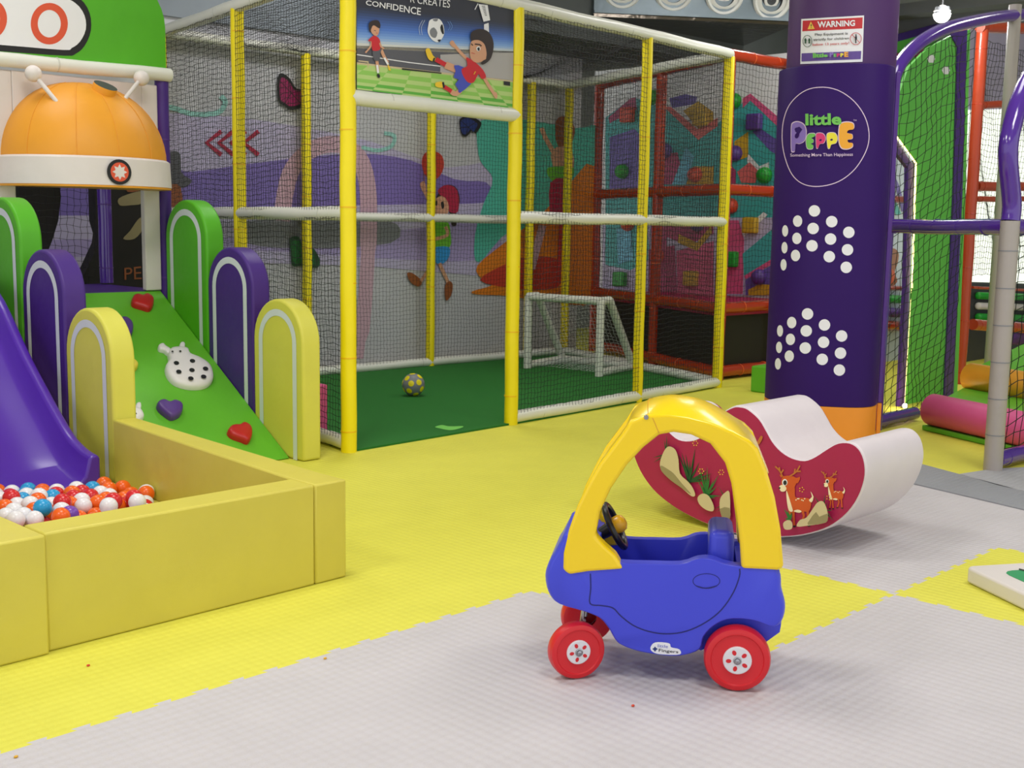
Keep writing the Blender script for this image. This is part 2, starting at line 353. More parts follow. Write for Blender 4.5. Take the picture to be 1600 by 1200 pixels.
# ================================================================== SPORTS CAGE
def G2(u, v, z=0): q = onZ(u, v, z); return V3(q[0], q[1], 0)
p545 = V3(0, 0, 0); p798 = G2(798, 663); p997 = G2(995, 628); p1120 = G2(1120, 605)
HT = 2.66; HM = 1.345; zz = lambda p, h: p+V3(0, 0, h)
pl1 = V3(.60, 1.68, 0)+V3(-.07, 0, 0); pl2 = V3(.62, 2.72, 0)
pl1 = V3(.30, 1.36, 0)
# left face runs from p545 to the far left corner; far face parallel to the front
cL = onZ(250, 51, HT); cL[2] = 0
pl1 = onP(375, 328, cL/2, (-cL[1], cL[0], 0)) ; pl1[2] = 0
cR = onZ(890, 133, HT); cR[2] = 0
def onfar(u, v): q = onP(u, v, cL, (-(cR-cL)[1], (cR-cL)[0], 0)); q[2] = 0; return q
f480 = onfar(479, 300); f672 = onfar(673, 400); f830 = onfar(828, 300)
cage = thing('sports_cage', (0, 0, 0), 'netted football cage of yellow padded posts and white padded rails over green turf', 'play cage')
def post(a, h=HT, r=.043, seed=0, name='post', m=('pole_yellow', 'pole_tape'), parent=cage, z0=0, top=None):
    mb = MB(); mb.pole(zz(a, z0), zz(a if top is None else top, h), r, ph=.12+seed*.07 % .3); return mb.build(name, list(m), parent)
posts = [(p545, .045), (p798, .045), (p997, .039), (p1120, .042), (pl1, .042), (cL, .042), (f480, .04), (f672, .04), (f830, .042), (cR, .042)]
for i, (a, r) in enumerate(posts): post(a, HT-.02, r, i)
def rail(a, b, r=.04, name='rail', m=('rail_white', 'rail_ring'), parent=cage, ring=.9):
    mb = MB(); mb.pole(a, b, r, ring=ring, ph=.3); return mb.build(name, list(m), parent)
front = [p545, p798, p997, p1120]
for a, b in zip(front, front[1:]): rail(zz(a, HT), zz(b, HT), .043)
rail(zz(p798, HM), zz(p997, HM)); rail(zz(p997, HM), zz(p1120, HM))
rail(zz(p798, .045), zz(p997, .045)); rail(zz(p997, .045), zz(p1120, .045))
rail(zz(p545, 1.98), zz(p798, 1.985), .044)
for a, b in ((p545, pl1), (pl1, cL), (cR, p1120)):
    rail(zz(a, HT), zz(b, HT), .043); rail(zz(a, .045), zz(b, .045))
    if a is not cR: rail(zz(a, HM), zz(b, HM))
far = [cL, f480, f672, f830, cR]
for a, b in zip(far, far[1:]):
    for h in (HT, HM, .045): rail(zz(a, h), zz(b, h))
def facenet(a, b, z0, z1, cell=.034, out=.03, seed=0, parent=cage, mats='net_black', amp=.007, r=.0016, name='net'):
    d = b-a; L = np.linalg.norm(d); u = d/L; N = np.array([u[1], -u[0], 0.])
    if N@(CAM-a)*1. < 0: N = -N
    return netobj(parent, mats, name, O=a+V3(0, 0, z0)+N*out, U=u, V=V3(0, 0, 1), w_=L, h=z1-z0, cell=cell, seed=seed, amp=amp, r=r)
facenet(p545, pl1, .06, HT, seed=1); facenet(pl1, cL, .06, HT, seed=2)
facenet(p798, p997, .06, HT, seed=3); facenet(p997, p1120, .06, HT, seed=4)
for k, (a, b) in enumerate(zip(far, far[1:])): facenet(a, b, .06, HT, .036, seed=5+k, r=.0014)
facenet(cR, p1120, .06, HT, .036, seed=9, r=.0014)
netobj(cage, 'net_black', 'roof_net', O=zz(cL, HT-.01)+V3(0, 0, 0), U=(cR-cL)/np.linalg.norm(cR-cL), V=V3(-.1, -1, 0)/np.linalg.norm([.1, 1]), w_=3.6, h=2.45, cell=.045, amp=.05, seed=3, r=.0014)
turf = MB(); turf.prism([p545+V3(.0, -.02, 0), p798+V3(0, -.02, 0), p997+V3(0, -.02, 0), p1120, cR, cL], V3(0, 0, .001), V3(0, 0, .012)); tag(turf.build('turf_mat', 'turf', smooth=0), 'dark green artificial turf covering the floor of the netted football cage', 'turf')
a = Art(planefn((0, 0, .0135), (0, 0, 1)), .0004)
a.poly([(680, 667), (690, 664), (702, 666), (724, 666), (716, 670), (702, 672), (686, 669)], 'turf_light', 4); tag(a.build('turf_mark'), 'small light green wavy patch on the dark turf near the cage opening', 'mark')
# football
bc = G2(646, 621)+V3(0, 0, .012); R_ = .085
def football(c, name, base, spot, spot2, label):
    mb = MB(); mb.sphere(c+V3(0, 0, R_), R_, 40); t_ = tag(mb.build(name, [base]), label, 'ball')
    ph = (1+5**.5)/2; ic = [V3(*q) for q in [(0, 1, ph), (0, -1, ph), (0, 1, -ph), (0, -1, -ph), (1, ph, 0), (-1, ph, 0), (1, -ph, 0), (-1, -ph, 0), (ph, 0, 1), (-ph, 0, 1), (ph, 0, -1), (-ph, 0, -1)]]
    mb = MB(); rr = R_+.0012
    def rot(q):
        q = q/np.linalg.norm(q); c_, s_ = math.cos(.5), math.sin(.5); q = V3(q[0]*c_-q[2]*s_, q[1], q[0]*s_+q[2]*c_); return q
    def patch(d, ang, n, mi):
        u = np.cross(d, [.3, .5, .8]); u /= np.linalg.norm(u); w_ = np.cross(d, u)
        vs = [c+V3(0, 0, R_)+rr*d]
        for rg in (.5, 1): vs += [c+V3(0, 0, R_)+rr*(math.cos(ang*rg)*d+math.sin(ang*rg)*(math.cos(2*math.pi*k/n)*u+math.sin(2*math.pi*k/n)*w_)) for k in range(n)]
        mb.add(vs, [(0, 1+k, 1+(k+1) % n) for k in range(n)]+[(1+k, 1+n+k, 1+n+(k+1) % n, 1+(k+1) % n) for k in range(n)], mi)
    dd = [rot(q) for q in ic]
    for q in dd: patch(q, .22, 5, 0)
    for i in range(12):
        for j in range(i+1, 12):
            for k in range(j+1, 12):
                if dd[i]@dd[j] > .4 and dd[j]@dd[k] > .4 and dd[i]@dd[k] > .4: q = dd[i]+dd[j]+dd[k]; patch(q/np.linalg.norm(q), .27, 10, 1)
    p = mb.build('panel', [spot, spot2], t_, smooth=0); return t_
football(bc, 'football', 'p_grey', 'p_grey', 'pole_yellow', 'small yellow and grey football lying on the green turf in the cage')
# goal
goal = thing('football_goal', G2(880, 585), 'small white tubular football goal with net at the far end of the cage', 'goal')
g1 = G2(824, 577); g2 = G2(936, 590); bx = V3(.62, .12, 0); GH = .66; dz = V3(0, 0, .04)
def gt(a, b, n, r=.036): mb = MB(); mb.tube([a, b], r, 14); return mb.build(n, 'rail_white', goal)
gt(g1+dz*.3, zz(g1, GH), 'upright'); gt(g2+dz*.3, zz(g2, GH), 'upright'); gt(zz(g1, GH), zz(g2, GH), 'crossbar')
b1 = g1+bx; b2 = g2+bx; t1 = zz(g1, GH)+V3(.14, .02, 0); t2 = zz(g2, GH)+V3(.14, .02, 0)
gt(zz(g1, GH), t1, 'top_stub'); gt(zz(g2, GH), t2, 'top_stub'); gt(t1, b1+dz, 'rear_stay'); gt(t2, b2+dz, 'rear_stay')
gt(g1+dz, b1+dz, 'ground_bar'); gt(g2+dz, b2+dz, 'ground_bar'); gt(b1+dz, b2+dz, 'ground_bar')
U = (b1-b2); L = np.linalg.norm(U); Vv = (t2-b2-dz); netobj(goal, 'white', O=b2+dz, U=U/L, V=Vv/np.linalg.norm(Vv), w_=L, h=np.linalg.norm(Vv), cell=.04, amp=.02, r=.0013)
netobj(goal, 'white', O=b1+dz+V3(-.45, -.09, -.02), U=U/L*-1, V=V3(.97, .19, .1), w_=L, h=.45, cell=.035, amp=.02, r=.0013)
# pink foam block seen through the net
mb = MB(); pb = onZ(500, 680); mb.box((pb[0]-.2, pb[1], .0), (pb[0]+.06, pb[1]+.28, .31)); tag(mb.build('foam_block', 'pink_light', bevel=.01), 'pink foam block beside the tall yellow arch, behind the cage net', 'foam block')

# banner on the cage front
u_ = (p798-p545)/np.linalg.norm(p798); NB = V3(u_[1], -u_[0], 0)
bn = thing('printed_banner', p545+u_*.7+NB*.02+V3(0, 0, 2.03), 'printed football banner of two players and a stadium above the cage opening', 'banner')
mb = MB(); q0 = p545+u_*.05+NB*.012; q1 = p798-u_*.05+NB*.012
mb.prism([zz(q0, 2.02), zz(q1, 2.025), zz(q1, HT-.03), zz(q0, HT-.03)], NB*-.004, NB*.004); mb.build('sheet', 'p_sky0', bn, smooth=0)
fn0 = planefn(p545+NB*.0165, NB)
def P_(i, t): # banner parametric: i along 0..1, t height 0..1
    q = q0+(q1-q0)*i+V3(0, 0, 2.022+t*(HT-.055-2.022)); return q
class Ban(Art): pass
A_ = Art(lambda u, v, off=0: P_(u, v)+NB*(.005+off), .0004)
def band(m, lo, hi): A_.poly([(0, lo[0]), (1, lo[1]), (1, hi[1]), (0, hi[0])], m, up=False)
for m, lo, hi in (('p_grass', (0, 0), (.235, .28)), ('p_stand', (.235, .28), (.40, .60))): band(m, lo, hi)
_st = [(0, (226, 214, 190)), (.12, (206, 212, 216)), (.25, (136, 174, 228)), (.48, (80, 122, 206)), (.7, (60, 86, 146)), (.88, (50, 60, 88)), (1, (50, 52, 62))]
for k in range(16):
    t = (k+.5)/16
    for (t0, c0), (t1, c1) in zip(_st, _st[1:]):
        if t0 <= t <= t1: cc_ = tuple(c0[i]+(c1[i]-c0[i])*(t-t0)/(t1-t0) for i in range(3))
    mat('p_grad%d' % k, cc_, .45, var=.01); t0_, t1_ = k/16, (k+1)/16
    band('p_grad%d' % k, (.375+.40*t0_, .56+.34*t0_), (.375+.40*t1_, .56+.34*t1_))
A_.lay += 1
for j in range(7):
    for i in range(9):
        z0 = .225*(1-j/7)**1.4; z1 = .225*(1-(j+1)/7)**1.4
        def X(i, z): return .45+(i/9-.45)*(1.6-2.0*z)
        if (i+j) % 2 == 0:
            c_ = [(X(i, z0), z0*(1+.2*X(i, z0))), (X(i+1, z0), z0*(1+.2*X(i+1, z0))), (X(i+1, z1), z1*(1+.2*X(i+1, z1))), (X(i, z1), z1*(1+.2*X(i, z1)))]
            c_ = [(min(1, max(0, x)), max(0, z)) for x, z in c_]
            A_.poly(c_, 'p_grass3' if j > 3 else 'p_grass2', up=False)
A_.lay += 1
A_.stroke([(0, .318), (.3, .318), (.55, .33)], .009, 'p_white'); A_.stroke([(0, .24), (.5, .262), (1, .285)], .016, 'p_beige')
A_.poly([(.5, .27), (1, .295), (1, .585), (.75, .52), (.5, .44)], 'p_stand2'); A_.build('stadium_print', bn)
A_ = Art(lambda u, v, off=0: fn0(u, v, off+.006), .0004); zf = Z(560, 0, 6.316)
def pl(pts, m, sm=4): A_.poly(zf(pts), m, sm)
def ln(pts, w_, m): A_.stroke(cr(zf(pts), 4, False), w_/6.316, m)
# far player
ln([(175, 560), (185, 620), (192, 700)], 30, 'p_skin'); ln([(225, 490), (255, 560), (290, 620)], 30, 'p_skin'); ln([(255, 570), (295, 640)], 20, 'p_white'); ln([(185, 640), (195, 720)], 20, 'p_white')
pl([(290, 630), (320, 690), (300, 690)], 'p_yel', 3); pl([(185, 730), (210, 735), (212, 765), (190, 765)], 'p_black', 3)
ln([(120, 380), (125, 450), (70, 520)], 16, 'p_skin'); ln([(205, 400), (225, 460), (255, 480)], 16, 'p_skin')
pl([(145, 490), (225, 480), (215, 530), (205, 595), (155, 590)], 'p_stand', 3); pl([(98, 395), (130, 365), (160, 350), (205, 380), (215, 420), (205, 430), (215, 490), (140, 498), (130, 410), (105, 410)], 'p_red', 3)
pl([(120, 250), (160, 240), (205, 260), (200, 330), (170, 355), (130, 320)], 'p_skin'); pl([(105, 300), (105, 230), (150, 200), (200, 205), (218, 250), (205, 280), (150, 250), (125, 290), (120, 320)], 'p_hair'); ln([(155, 300), (172, 304)], 6, 'p_black'); ln([(175, 325), (190, 328)], 5, 'p_red')
A_.build('far_player_print', bn); A_ = Art(lambda u, v, off=0: fn0(u, v, off+.006), .0004)
# flying ball
pl([(690, 250), (710, 195), (790, 185), (835, 240), (845, 340), (790, 415), (725, 390), (685, 320)], 'p_white'); pl([(705, 300), (745, 270), (780, 320), (760, 375), (715, 355)], 'p_grey', 2); pl([(735, 190), (785, 185), (775, 210), (745, 208)], 'p_grey', 2); pl([(808, 270), (830, 240), (845, 330), (825, 330)], 'p_black', 2); pl([(780, 395), (815, 390), (800, 415)], 'p_black', 2)
for d in (0, 22): ln([(655-d, 200), (622-d, 270), (630-d, 345)], 4, 'p_sky4')
for d in (0, 22): ln([(880+d, 210), (905+d, 260), (885+d, 300)], 4, 'p_sky3')
A_.build('ball_print', bn); A_ = Art(lambda u, v, off=0: fn0(u, v, off+.006), .0004)
# near player in a flying kick
ln([(1080, 590), (1000, 510), (935, 430)], [6, 6, 6, 5, 5, 5, 5, 5, 6] and 30, 'p_skin'); pl([(900, 425), (925, 398), (948, 420), (945, 465), (925, 460)], 'p_skin')
ln([(1225, 740), (1290, 850), (1350, 940)], 32, 'p_skin'); pl([(1330, 910), (1365, 915), (1372, 960), (1350, 972)], 'p_skin')
ln([(980, 690), (860, 640)], 70, 'p_skin'); ln([(860, 640), (765, 585)], 46, 'p_red'); pl([(665, 490), (700, 478), (735, 545), (762, 575), (745, 605), (700, 590), (675, 545)], 'p_yel')
ln([(1010, 890), (960, 925), (915, 905)], 48, 'p_skin'); ln([(920, 900), (845, 855)], 40, 'p_red'); pl([(765, 815), (830, 808), (850, 860), (800, 865), (762, 850)], 'p_yel'); ln([(835, 810), (845, 865)], 20, 'p_black'); ln([(752, 570), (740, 605)], 16, 'p_black')
pl([(945, 645), (1040, 665), (1100, 790), (1110, 830), (1000, 918), (985, 880), (955, 830), (990, 785), (940, 765), (960, 700)], 'p_blue', 2)
pl([(1065, 570), (1110, 585), (1160, 620), (1230, 690), (1260, 760), (1215, 778), (1185, 730), (1140, 810), (1080, 812), (1030, 740), (1020, 680), (1075, 650)], 'p_red', 3)
pl([(1110, 420), (1160, 385), (1250, 400), (1270, 520), (1240, 590), (1170, 620), (1110, 580), (1100, 500)], 'p_skin')
pl([(1110, 400), (1115, 320), (1200, 285), (1290, 320), (1335, 430), (1310, 570), (1240, 635), (1210, 620), (1255, 580), (1265, 520), (1245, 440), (1200, 400), (1150, 395)], 'p_hair'); pl([(1230, 555), (1255, 545), (1260, 580), (1235, 590)], 'p_skin', 3)
pl([(1165, 470), (1190, 455), (1205, 480), (1190, 505), (1170, 500)], 'p_white'); pl([(1175, 475), (1195, 468), (1195, 498), (1180, 498)], 'p_black'); ln([(1150, 435), (1195, 440), (1215, 455)], 12, 'p_hair'); ln([(1115, 430), (1130, 450)], 10, 'p_hair'); ln([(1115, 520), (1150, 530)], 5, 'p_red'); ln([(1140, 735), (1155, 705)], 8, 'p_yel')
A_.build('near_player_print', bn); A_ = Art(lambda u, v, off=0: fn0(u, v, off+.004), .0001)
# stadium flood light
pl([(1240, 240), (1285, 225), (1290, 340), (1240, 290)], 'p_white', 1); pl([(1185, 40), (1275, 50), (1300, 200), (1235, 215)], 'p_white', 1); ln([(1180, 35), (1150, 95)], 8, 'p_white')
for k in range(7): ln([(1218+k*5, 62+k*15), (1250+k*3, 60+k*15)], 6, 'p_black')
pl([(0, 595), (100, 605), (100, 670), (92, 670), (92, 618), (0, 606)], 'p_beige', 0); pl([(430, 672), (820, 717), (820, 727), (430, 687)], 'p_black', 0); pl([(1435, 800), (1497, 808), (1497, 848), (1435, 838)], 'p_black', 0)
A_.build('flood_light_print', bn)
A_ = Art(lambda u, v, off=0: fn0(u, v, off+.006), .0004)
A_.text('CONFIDENCE', zf([(75, 0), (618, 78), (614, 152), (72, 48)]), 'p_white', bold=.012); A_.text('CREATES', zf([(585, -34), (908, 2), (902, 78), (580, 34)]), 'p_white')
A_.text('R', zf([(515, -44), (560, -38), (556, 30), (512, 22)]), 'p_white')
A_.build('lettering', bn)

# ================================================================== MURAL
mural = thing('wall_mural', WP+_ud*2, 'faded painted mural of purple hills, red arrows and children on the wall behind the cage', 'mural')
fm = planefn(WP+WN*.004, WN); A_ = Art(fm, .0006); zf = Z(240, 100, 3.75)
def mp(pts, m, sm=3): A_.poly(pts, m, sm)
mp([(-40, 210), (255, 178), (330, 180), (420, 190), (555, 215), (620, 235), (700, 262), (790, 262), (800, 420), (560, 415), (240, 410), (-40, 430)], 'p_lilac')
mp([(-40, 262), (250, 262), (300, 268), (420, 252), (555, 240), (640, 250), (710, 280), (760, 285), (768, 310), (740, 318), (600, 320), (400, 325), (240, 335), (-40, 330)], 'p_violet')
mp([(-40, 380), (240, 372), (420, 370), (600, 362), (760, 350), (765, 405), (560, 402), (400, 392), (-40, 405)], 'p_lilac2')
mp([(380, 345), (560, 345), (620, 350), (610, 380), (480, 388), (385, 380)], 'p_grey')
A_.stroke(cr([(440, 345), (446, 300), (458, 262), (490, 232), (530, 226), (560, 245), (574, 290), (576, 360), (573, 430), (568, 500), (562, 560)], 4, False), [26]*30+[22]*8+[12]*3, 'p_pinkb'); A_.lay += 1
A_.stroke(cr([(240, 170), (268, 168), (300, 178), (340, 176), (352, 160), (345, 150)], 4, False), 8, 'p_tealpale'); A_.stroke(cr([(565, 230), (590, 235), (612, 228), (616, 212), (600, 208)], 4, False), 6, 'p_tealpale')
A_.build('painted_hills', mural)
A_ = Art(lambda u, v, o=0: fm(u, v, o+.006), .0006)
for dx in (0, 19, 38, 58): A_.stroke([(346+dx, 205), (323+dx, 223), (346+dx, 242)], 7, 'p_crim')
A_.build('painted_arrows', mural)
A_ = Art(lambda u, v, o=0: fm(u, v, o+.006), .0006); zg = Z(560, 170, 3.75)
def gp(pts, m, sm=3): A_.poly(zg(pts), m, sm)
def gl(pts, w_, m): A_.stroke(cr(zg(pts), 4, False), w_/3.75, m)
gl([(375, 300), (395, 480), (430, 620)], 4, 'p_brown'); gp([(435, 245), (490, 275), (500, 345), (460, 410), (400, 400), (372, 330), (385, 265)], 'p_balloon'); gl([(375, 455), (420, 560), (460, 690)], 18, 'p_skin'); gp([(362, 440), (385, 425), (398, 470), (380, 490)], 'p_skin')
gp([(470, 490), (520, 445), (575, 465), (595, 540), (570, 620), (575, 680), (545, 680), (530, 600), (450, 580)], 'p_hair'); gp([(465, 480), (520, 445), (580, 480), (585, 600), (530, 600), (500, 530)], 'p_crim')
gp([(445, 540), (490, 510), (525, 550), (525, 610), (480, 640), (445, 610)], 'p_skin'); gp([(483, 550), (498, 545), (503, 575), (490, 585)], 'p_black'); gp([(452, 540), (462, 540), (462, 565), (452, 565)], 'p_black')
gp([(440, 670), (520, 660), (540, 730), (535, 810), (445, 815), (425, 740)], 'p_lime'); gl([(510, 690), (520, 740), (440, 765)], 20, 'p_skin'); gp([(440, 815), (530, 810), (530, 870), (490, 910), (460, 905), (435, 870)], 'p_sky')
gl([(475, 905), (500, 960), (528, 1020)], 20, 'p_skin'); gp([(510, 1030), (535, 1010), (553, 1030), (545, 1090), (515, 1125), (505, 1080)], 'p_brown'); gp([(285, 965), (310, 960), (355, 990), (372, 1020), (350, 1042), (305, 1015)], 'p_brown'); gl([(440, 890), (400, 960), (365, 1010)], 18, 'p_skin')
A_.build('painted_child', mural)
A_ = Art(lambda u, v, o=0: fm(u, v, o+.006), .0006)
mp([(748, 190), (800, 185), (900, 200), (935, 205), (935, 330), (880, 370), (800, 360), (748, 410), (742, 370), (755, 320), (770, 280), (750, 250), (745, 210)], 'p_teal', 4)
mp([(746, 415), (790, 378), (840, 340), (880, 300), (930, 260), (932, 460), (860, 470), (790, 462), (745, 460), (738, 455), (770, 445), (752, 435)], 'p_orange', 3)
mp([(750, 438), (785, 415), (830, 400), (880, 410), (870, 450), (800, 450)], 'p_balloon'); mp([(868, 190), (885, 182), (898, 200), (892, 225), (872, 230)], 'p_brown'); mp([(862, 235), (890, 230), (896, 262), (868, 266)], 'p_skin'); mp([(856, 262), (896, 262), (888, 285), (862, 282)], 'p_lime'); mp([(860, 285), (890, 285), (885, 340), (862, 345)], 'p_crim')
A_.stroke([(866, 240), (852, 215), (846, 200)], 7, 'p_skin'); A_.stroke([(848, 352), (830, 420)], 12, 'p_pinkb'); A_.stroke([(880, 345), (876, 420)], 12, 'p_balloon')
A_.build('painted_slide', mural)
A_ = Art(lambda u, v, o=0: fm(u, v, o+.006), .0006)
mp([(262, 245), (272, 236), (282, 242), (284, 270), (300, 282), (290, 292), (276, 294), (262, 290)], 'p_stand'); mp([(264, 292), (282, 292), (284, 330), (264, 330)], 'p_brown'); A_.build('painted_animal', mural)
def butterfly(name, lab, c, pts, col, dark, zfn):
    t_ = thing(name, fm(c[0], c[1], .02), lab, 'butterfly')
    A_ = Art(lambda u, v, o=0: fm(u, v, o+.02), .0008)
    P = zfn(pts); cx = sum(p[0] for p in P)/len(P); cy = sum(p[1] for p in P)/len(P)
    mb = MB(); mb.prism([fm(p[0], p[1], 0) for p in cr(P, 3)], WN*.017, WN*.0195); mb.build('wing', dark, t_, smooth=0)
    A_.poly([(cx+(x-cx)*.78, cy+(y-cy)*.78) for x, y in P], col, 3)
    k = len(P)
    for i in range(0, k, 2): A_.stroke([(cx, cy), (cx+(P[i][0]-cx)*.85, cy+(P[i][1]-cy)*.85)], .9, dark)
    A_.build('wing_pattern', t_)
butterfly('butterfly_ornament', 'magenta and black butterfly on the wall behind the left cage face', (455, 143), [(722, 80), (745, 55), (790, 85), (830, 145), (900, 150), (910, 200), (880, 250), (800, 270), (760, 245), (725, 215)], 'p_magenta', 'black', Z(240, 100, 3.75))
butterfly('butterfly_ornament', 'green butterfly low on the wall left of the tall yellow corner post', (472, 395), [(205, 290), (260, 280), (285, 340), (345, 345), (390, 420), (380, 470), (330, 470), (270, 460), (220, 460), (210, 380)], 'p_leaf', 'p_leafd', Z(400, 300, 4))
butterfly('butterfly_ornament', 'dark blue butterfly on the wall just below the football banner', (735, 200), [(588, 60), (640, 40), (700, 70), (712, 95), (680, 145), (660, 125), (630, 160), (600, 155), (588, 110)], 'p_navy', 'black', Z(560, 170, 3.75))

# ================================================================== SOFT PLAY CLIMBER WITH BALL PIT
PX0, PX1, PY0, PY1 = -1.64, -1.50, -1.90, -.17; PZ = .368
def pad(name, lo, hi, label, mats=('pad_yellow',)):
    x0, y0, z0 = lo; x1, y1, z1 = hi; mb = MB(); mb.box(lo, hi, 0)
    o = mb.build(name, list(mats), bevel=.008, seg=2); return tag(o, label, 'foam wall', 'yellow padded walls of the ball pit')
mb = MB(); mb.prism([V3(*q, 0) for q in ((-1.64, -1.90), (-1.50, -1.90), (-1.50, -1.75), (-1.395, -.157), (-1.507, -.157), (-1.64, -1.75))], V3(0, 0, 0), V3(0, 0, PZ))
tag(mb.build('pit_wall', 'pad_yellow', bevel=.008), 'yellow padded pit wall at right, running back from the front corner to the arches', 'foam wall', 'yellow padded walls of the ball pit')
pad('pit_wall', (-2.63, PY0, 0), (PX0-.003, PY0+.14, PZ), 'long yellow padded front wall of the ball pit')
pad('pit_wall', (-2.84, PY0-.02, 0), (-2.633, .6, PZ), 'yellow padded pit wall at the left edge, butting against the long front wall')
AW = .465; AT = .12
def arch(x, y0, zt, m, mf, label, sgn=1, w_=AW, split=True):
    t_ = thing('foam_arch', (x, y0+w_/2, 0), label, 'foam arch')
    def outline(off): 
        r = w_/2-off; c = y0+w_/2; zc = zt-w_/2
        return [V3(x, c+r*math.cos(a), zc+r*math.sin(a)*1.0) for a in [math.pi*i/18 for i in range(19)]]+[V3(x, c-r, .002), V3(x, c+r, .002)]
    mb = MB(); mb.prism(outline(0), V3(0, 0, 0), V3(AT, 0, 0), 0); mb.build('panel', [m], t_, bevel=.014, seg=3)
    mb = MB()
    o1 = [np.array(p) for p in outline(.055)[:19]]; o2 = [np.array(p) for p in outline(.092)[:19]]
    o1 = [V3(x, o1[0][1], .002)]+o1+[V3(x, o1[-1][1], .002)]; o2 = [V3(x, o2[0][1], .002)]+o2+[V3(x, o2[-1][1], .002)]
    n_ = len(o1); A3 = V3(-.002, 0, 0)
    mb.add([p+A3 for p in o1]+[p+A3 for p in o2], [(i, i+1, n_+i+1, n_+i) for i in range(n_-1)]); mb.build('stripe', 'tape_white', t_, smooth=0, norm=False)
    return t_
XR, XL = -.365, -1.50; YR = -.07; YL = -.15
arch(XR, YR, .875, 'arch_yellow', 0, 'yellow foam arch at the foot of the green ramp, right side')
arch(XR, YR+AW+.004, 1.145, 'pad_purple_deep', 0, 'purple foam arch on the right of the ramp, between the yellow and green arches')
arch(XR, YR+2*AW+.008, 1.415, 'pad_green_dark', 0, 'tall green foam arch at the top right of the ramp')
arch(XL, YL, .875, 'arch_yellow', 0, 'yellow foam arch between the purple slide and the ramp, touching the ball pit')
arch(XL, YL+AW+.004, 1.14, 'pad_purple_deep', 0, 'purple foam arch between slide and ramp')
arch(XL, YL+2*AW+.008, 1.40, 'pad_green_dark', 0, 'tall green foam arch at the far left, beside the top of the slide')
# ramp
RX0, RX1 = XL+AT+.002, XR-.002; RY0, RY1, RZ = .05, 1.40, .86
ramp = MB(); P = [V3(RX0, RY0, .003), V3(RX0, RY1, RZ), V3(RX0, RY1, .003)]
ramp.prism(P, V3(0, 0, 0), V3(RX1-RX0, 0, 0)); tag(ramp.build('climbing_ramp', 'pad_green', bevel=.006), 'bright green padded climbing ramp between the two rows of foam arches', 'ramp')
RN = V3(0, -(RZ-.003), RY1-RY0); RN /= np.linalg.norm(RN); RP = V3(0, RY0, .003); RU = V3(0, (RY1-RY0), RZ); RU /= np.linalg.norm(RU)
def onR(u, v): return onP(u, v, RP, RN)
def blob(name, outline, h, m, label, cat='climbing hold', hx=None, base=onR, N=RN, parent=None, inset=.72):
    P = [base(*p) for p in cr(outline, 4)]; c = sum(P)/len(P); mb = MB(); n_ = len(P); rings = [(1, .001), (1.0, h*.45), (.95, h*.78), (.82, h*.95), (.5, h*1.02)]
    vs = [c+(p-c)*k+N*z for k, z in rings for p in P]+[c+N*h*1.04]
    fs = [(r*n_+i, r*n_+(i+1) % n_, (r+1)*n_+(i+1) % n_, (r+1)*n_+i) for r in range(len(rings)-1) for i in range(n_)]+[((len(rings)-1)*n_+i, (len(rings)-1)*n_+(i+1) % n_, len(rings)*n_) for i in range(n_)]
    mb.add(vs, fs); o = mb.build(name, m, parent, smooth=60)
    return tag(o, label, cat, 'holds on the green ramp') if parent is None else o
blob('climbing_hold', [(205, 471), (211, 466), (221, 468), (229, 465), (238, 471), (238, 482), (232, 488), (220, 485), (206, 480)], .045, 'hold_red', 'red heart shaped hold near the top of the green ramp')
blob('climbing_hold', [(178, 506), (185, 503), (196, 503), (205, 511), (206, 522), (202, 528), (190, 527), (179, 520)], .05, 'hold_purple', 'small purple hold half hidden by the yellow arch, upper left of the ramp')
blob('climbing_hold', [(244, 635), (252, 631), (262, 635), (272, 632), (282, 636), (284, 644), (279, 653), (267, 658), (256, 652), (246, 643)], .045, 'hold_purple', 'purple heart shaped hold low on the green ramp')
blob('climbing_hold', [(354, 678), (360, 671), (372, 670), (380, 666), (390, 672), (392, 685), (386, 695), (376, 692), (360, 686)], .045, 'hold_red', 'red heart shaped hold at the bottom right of the green ramp')
blob('climbing_hold', [(188, 574), (196, 567), (206, 566), (214, 573), (212, 580), (200, 586), (190, 586)], .04, 'hold_yellow', 'pale yellow hold peeking from behind the yellow arch on the ramp')
def spotted(c0, outline, ears, spots, eyes, label):
    t_ = thing('animal_hold', onR(*c0), label, 'climbing hold')
    blob('body', outline, .05, 'hold_white', None, parent=t_)
    for e in ears: blob('ear', e, .03, 'hold_white', None, parent=t_)
    A_ = Art(planefn(RP+RN*.0525, RN), .0005)
    for s in spots: A_.ell(s, 4.3, 3.0, 'p_black', 10)
    for s in eyes: A_.ell(s, 1.8, 1.3, 'p_black')
    A_.build('spots', t_)
zr = Z(0, 300, 4)
spotted((290, 580), zr([(1045, 1030), (1060, 1000), (1110, 992), (1160, 1000), (1180, 1035), (1240, 1060), (1300, 1100), (1325, 1150), (1320, 1200), (1270, 1235), (1180, 1240), (1090, 1215), (1040, 1165), (1028, 1110), (1050, 1070)]),
        [zr([(985, 975), (1010, 962), (1030, 980), (1065, 1005), (1050, 1030), (1020, 1010), (990, 1000)]), zr([(1115, 975), (1130, 955), (1150, 965), (1145, 1000), (1120, 1005)])],
        zr([(1103, 1068), (1203, 1055), (1285, 1103), (1200, 1112), (1118, 1122), (1273, 1153), (1193, 1164)]), zr([(1078, 996), (1127, 994)]), 'white hold shaped like a spotted ladybird with two ears, middle of the ramp')
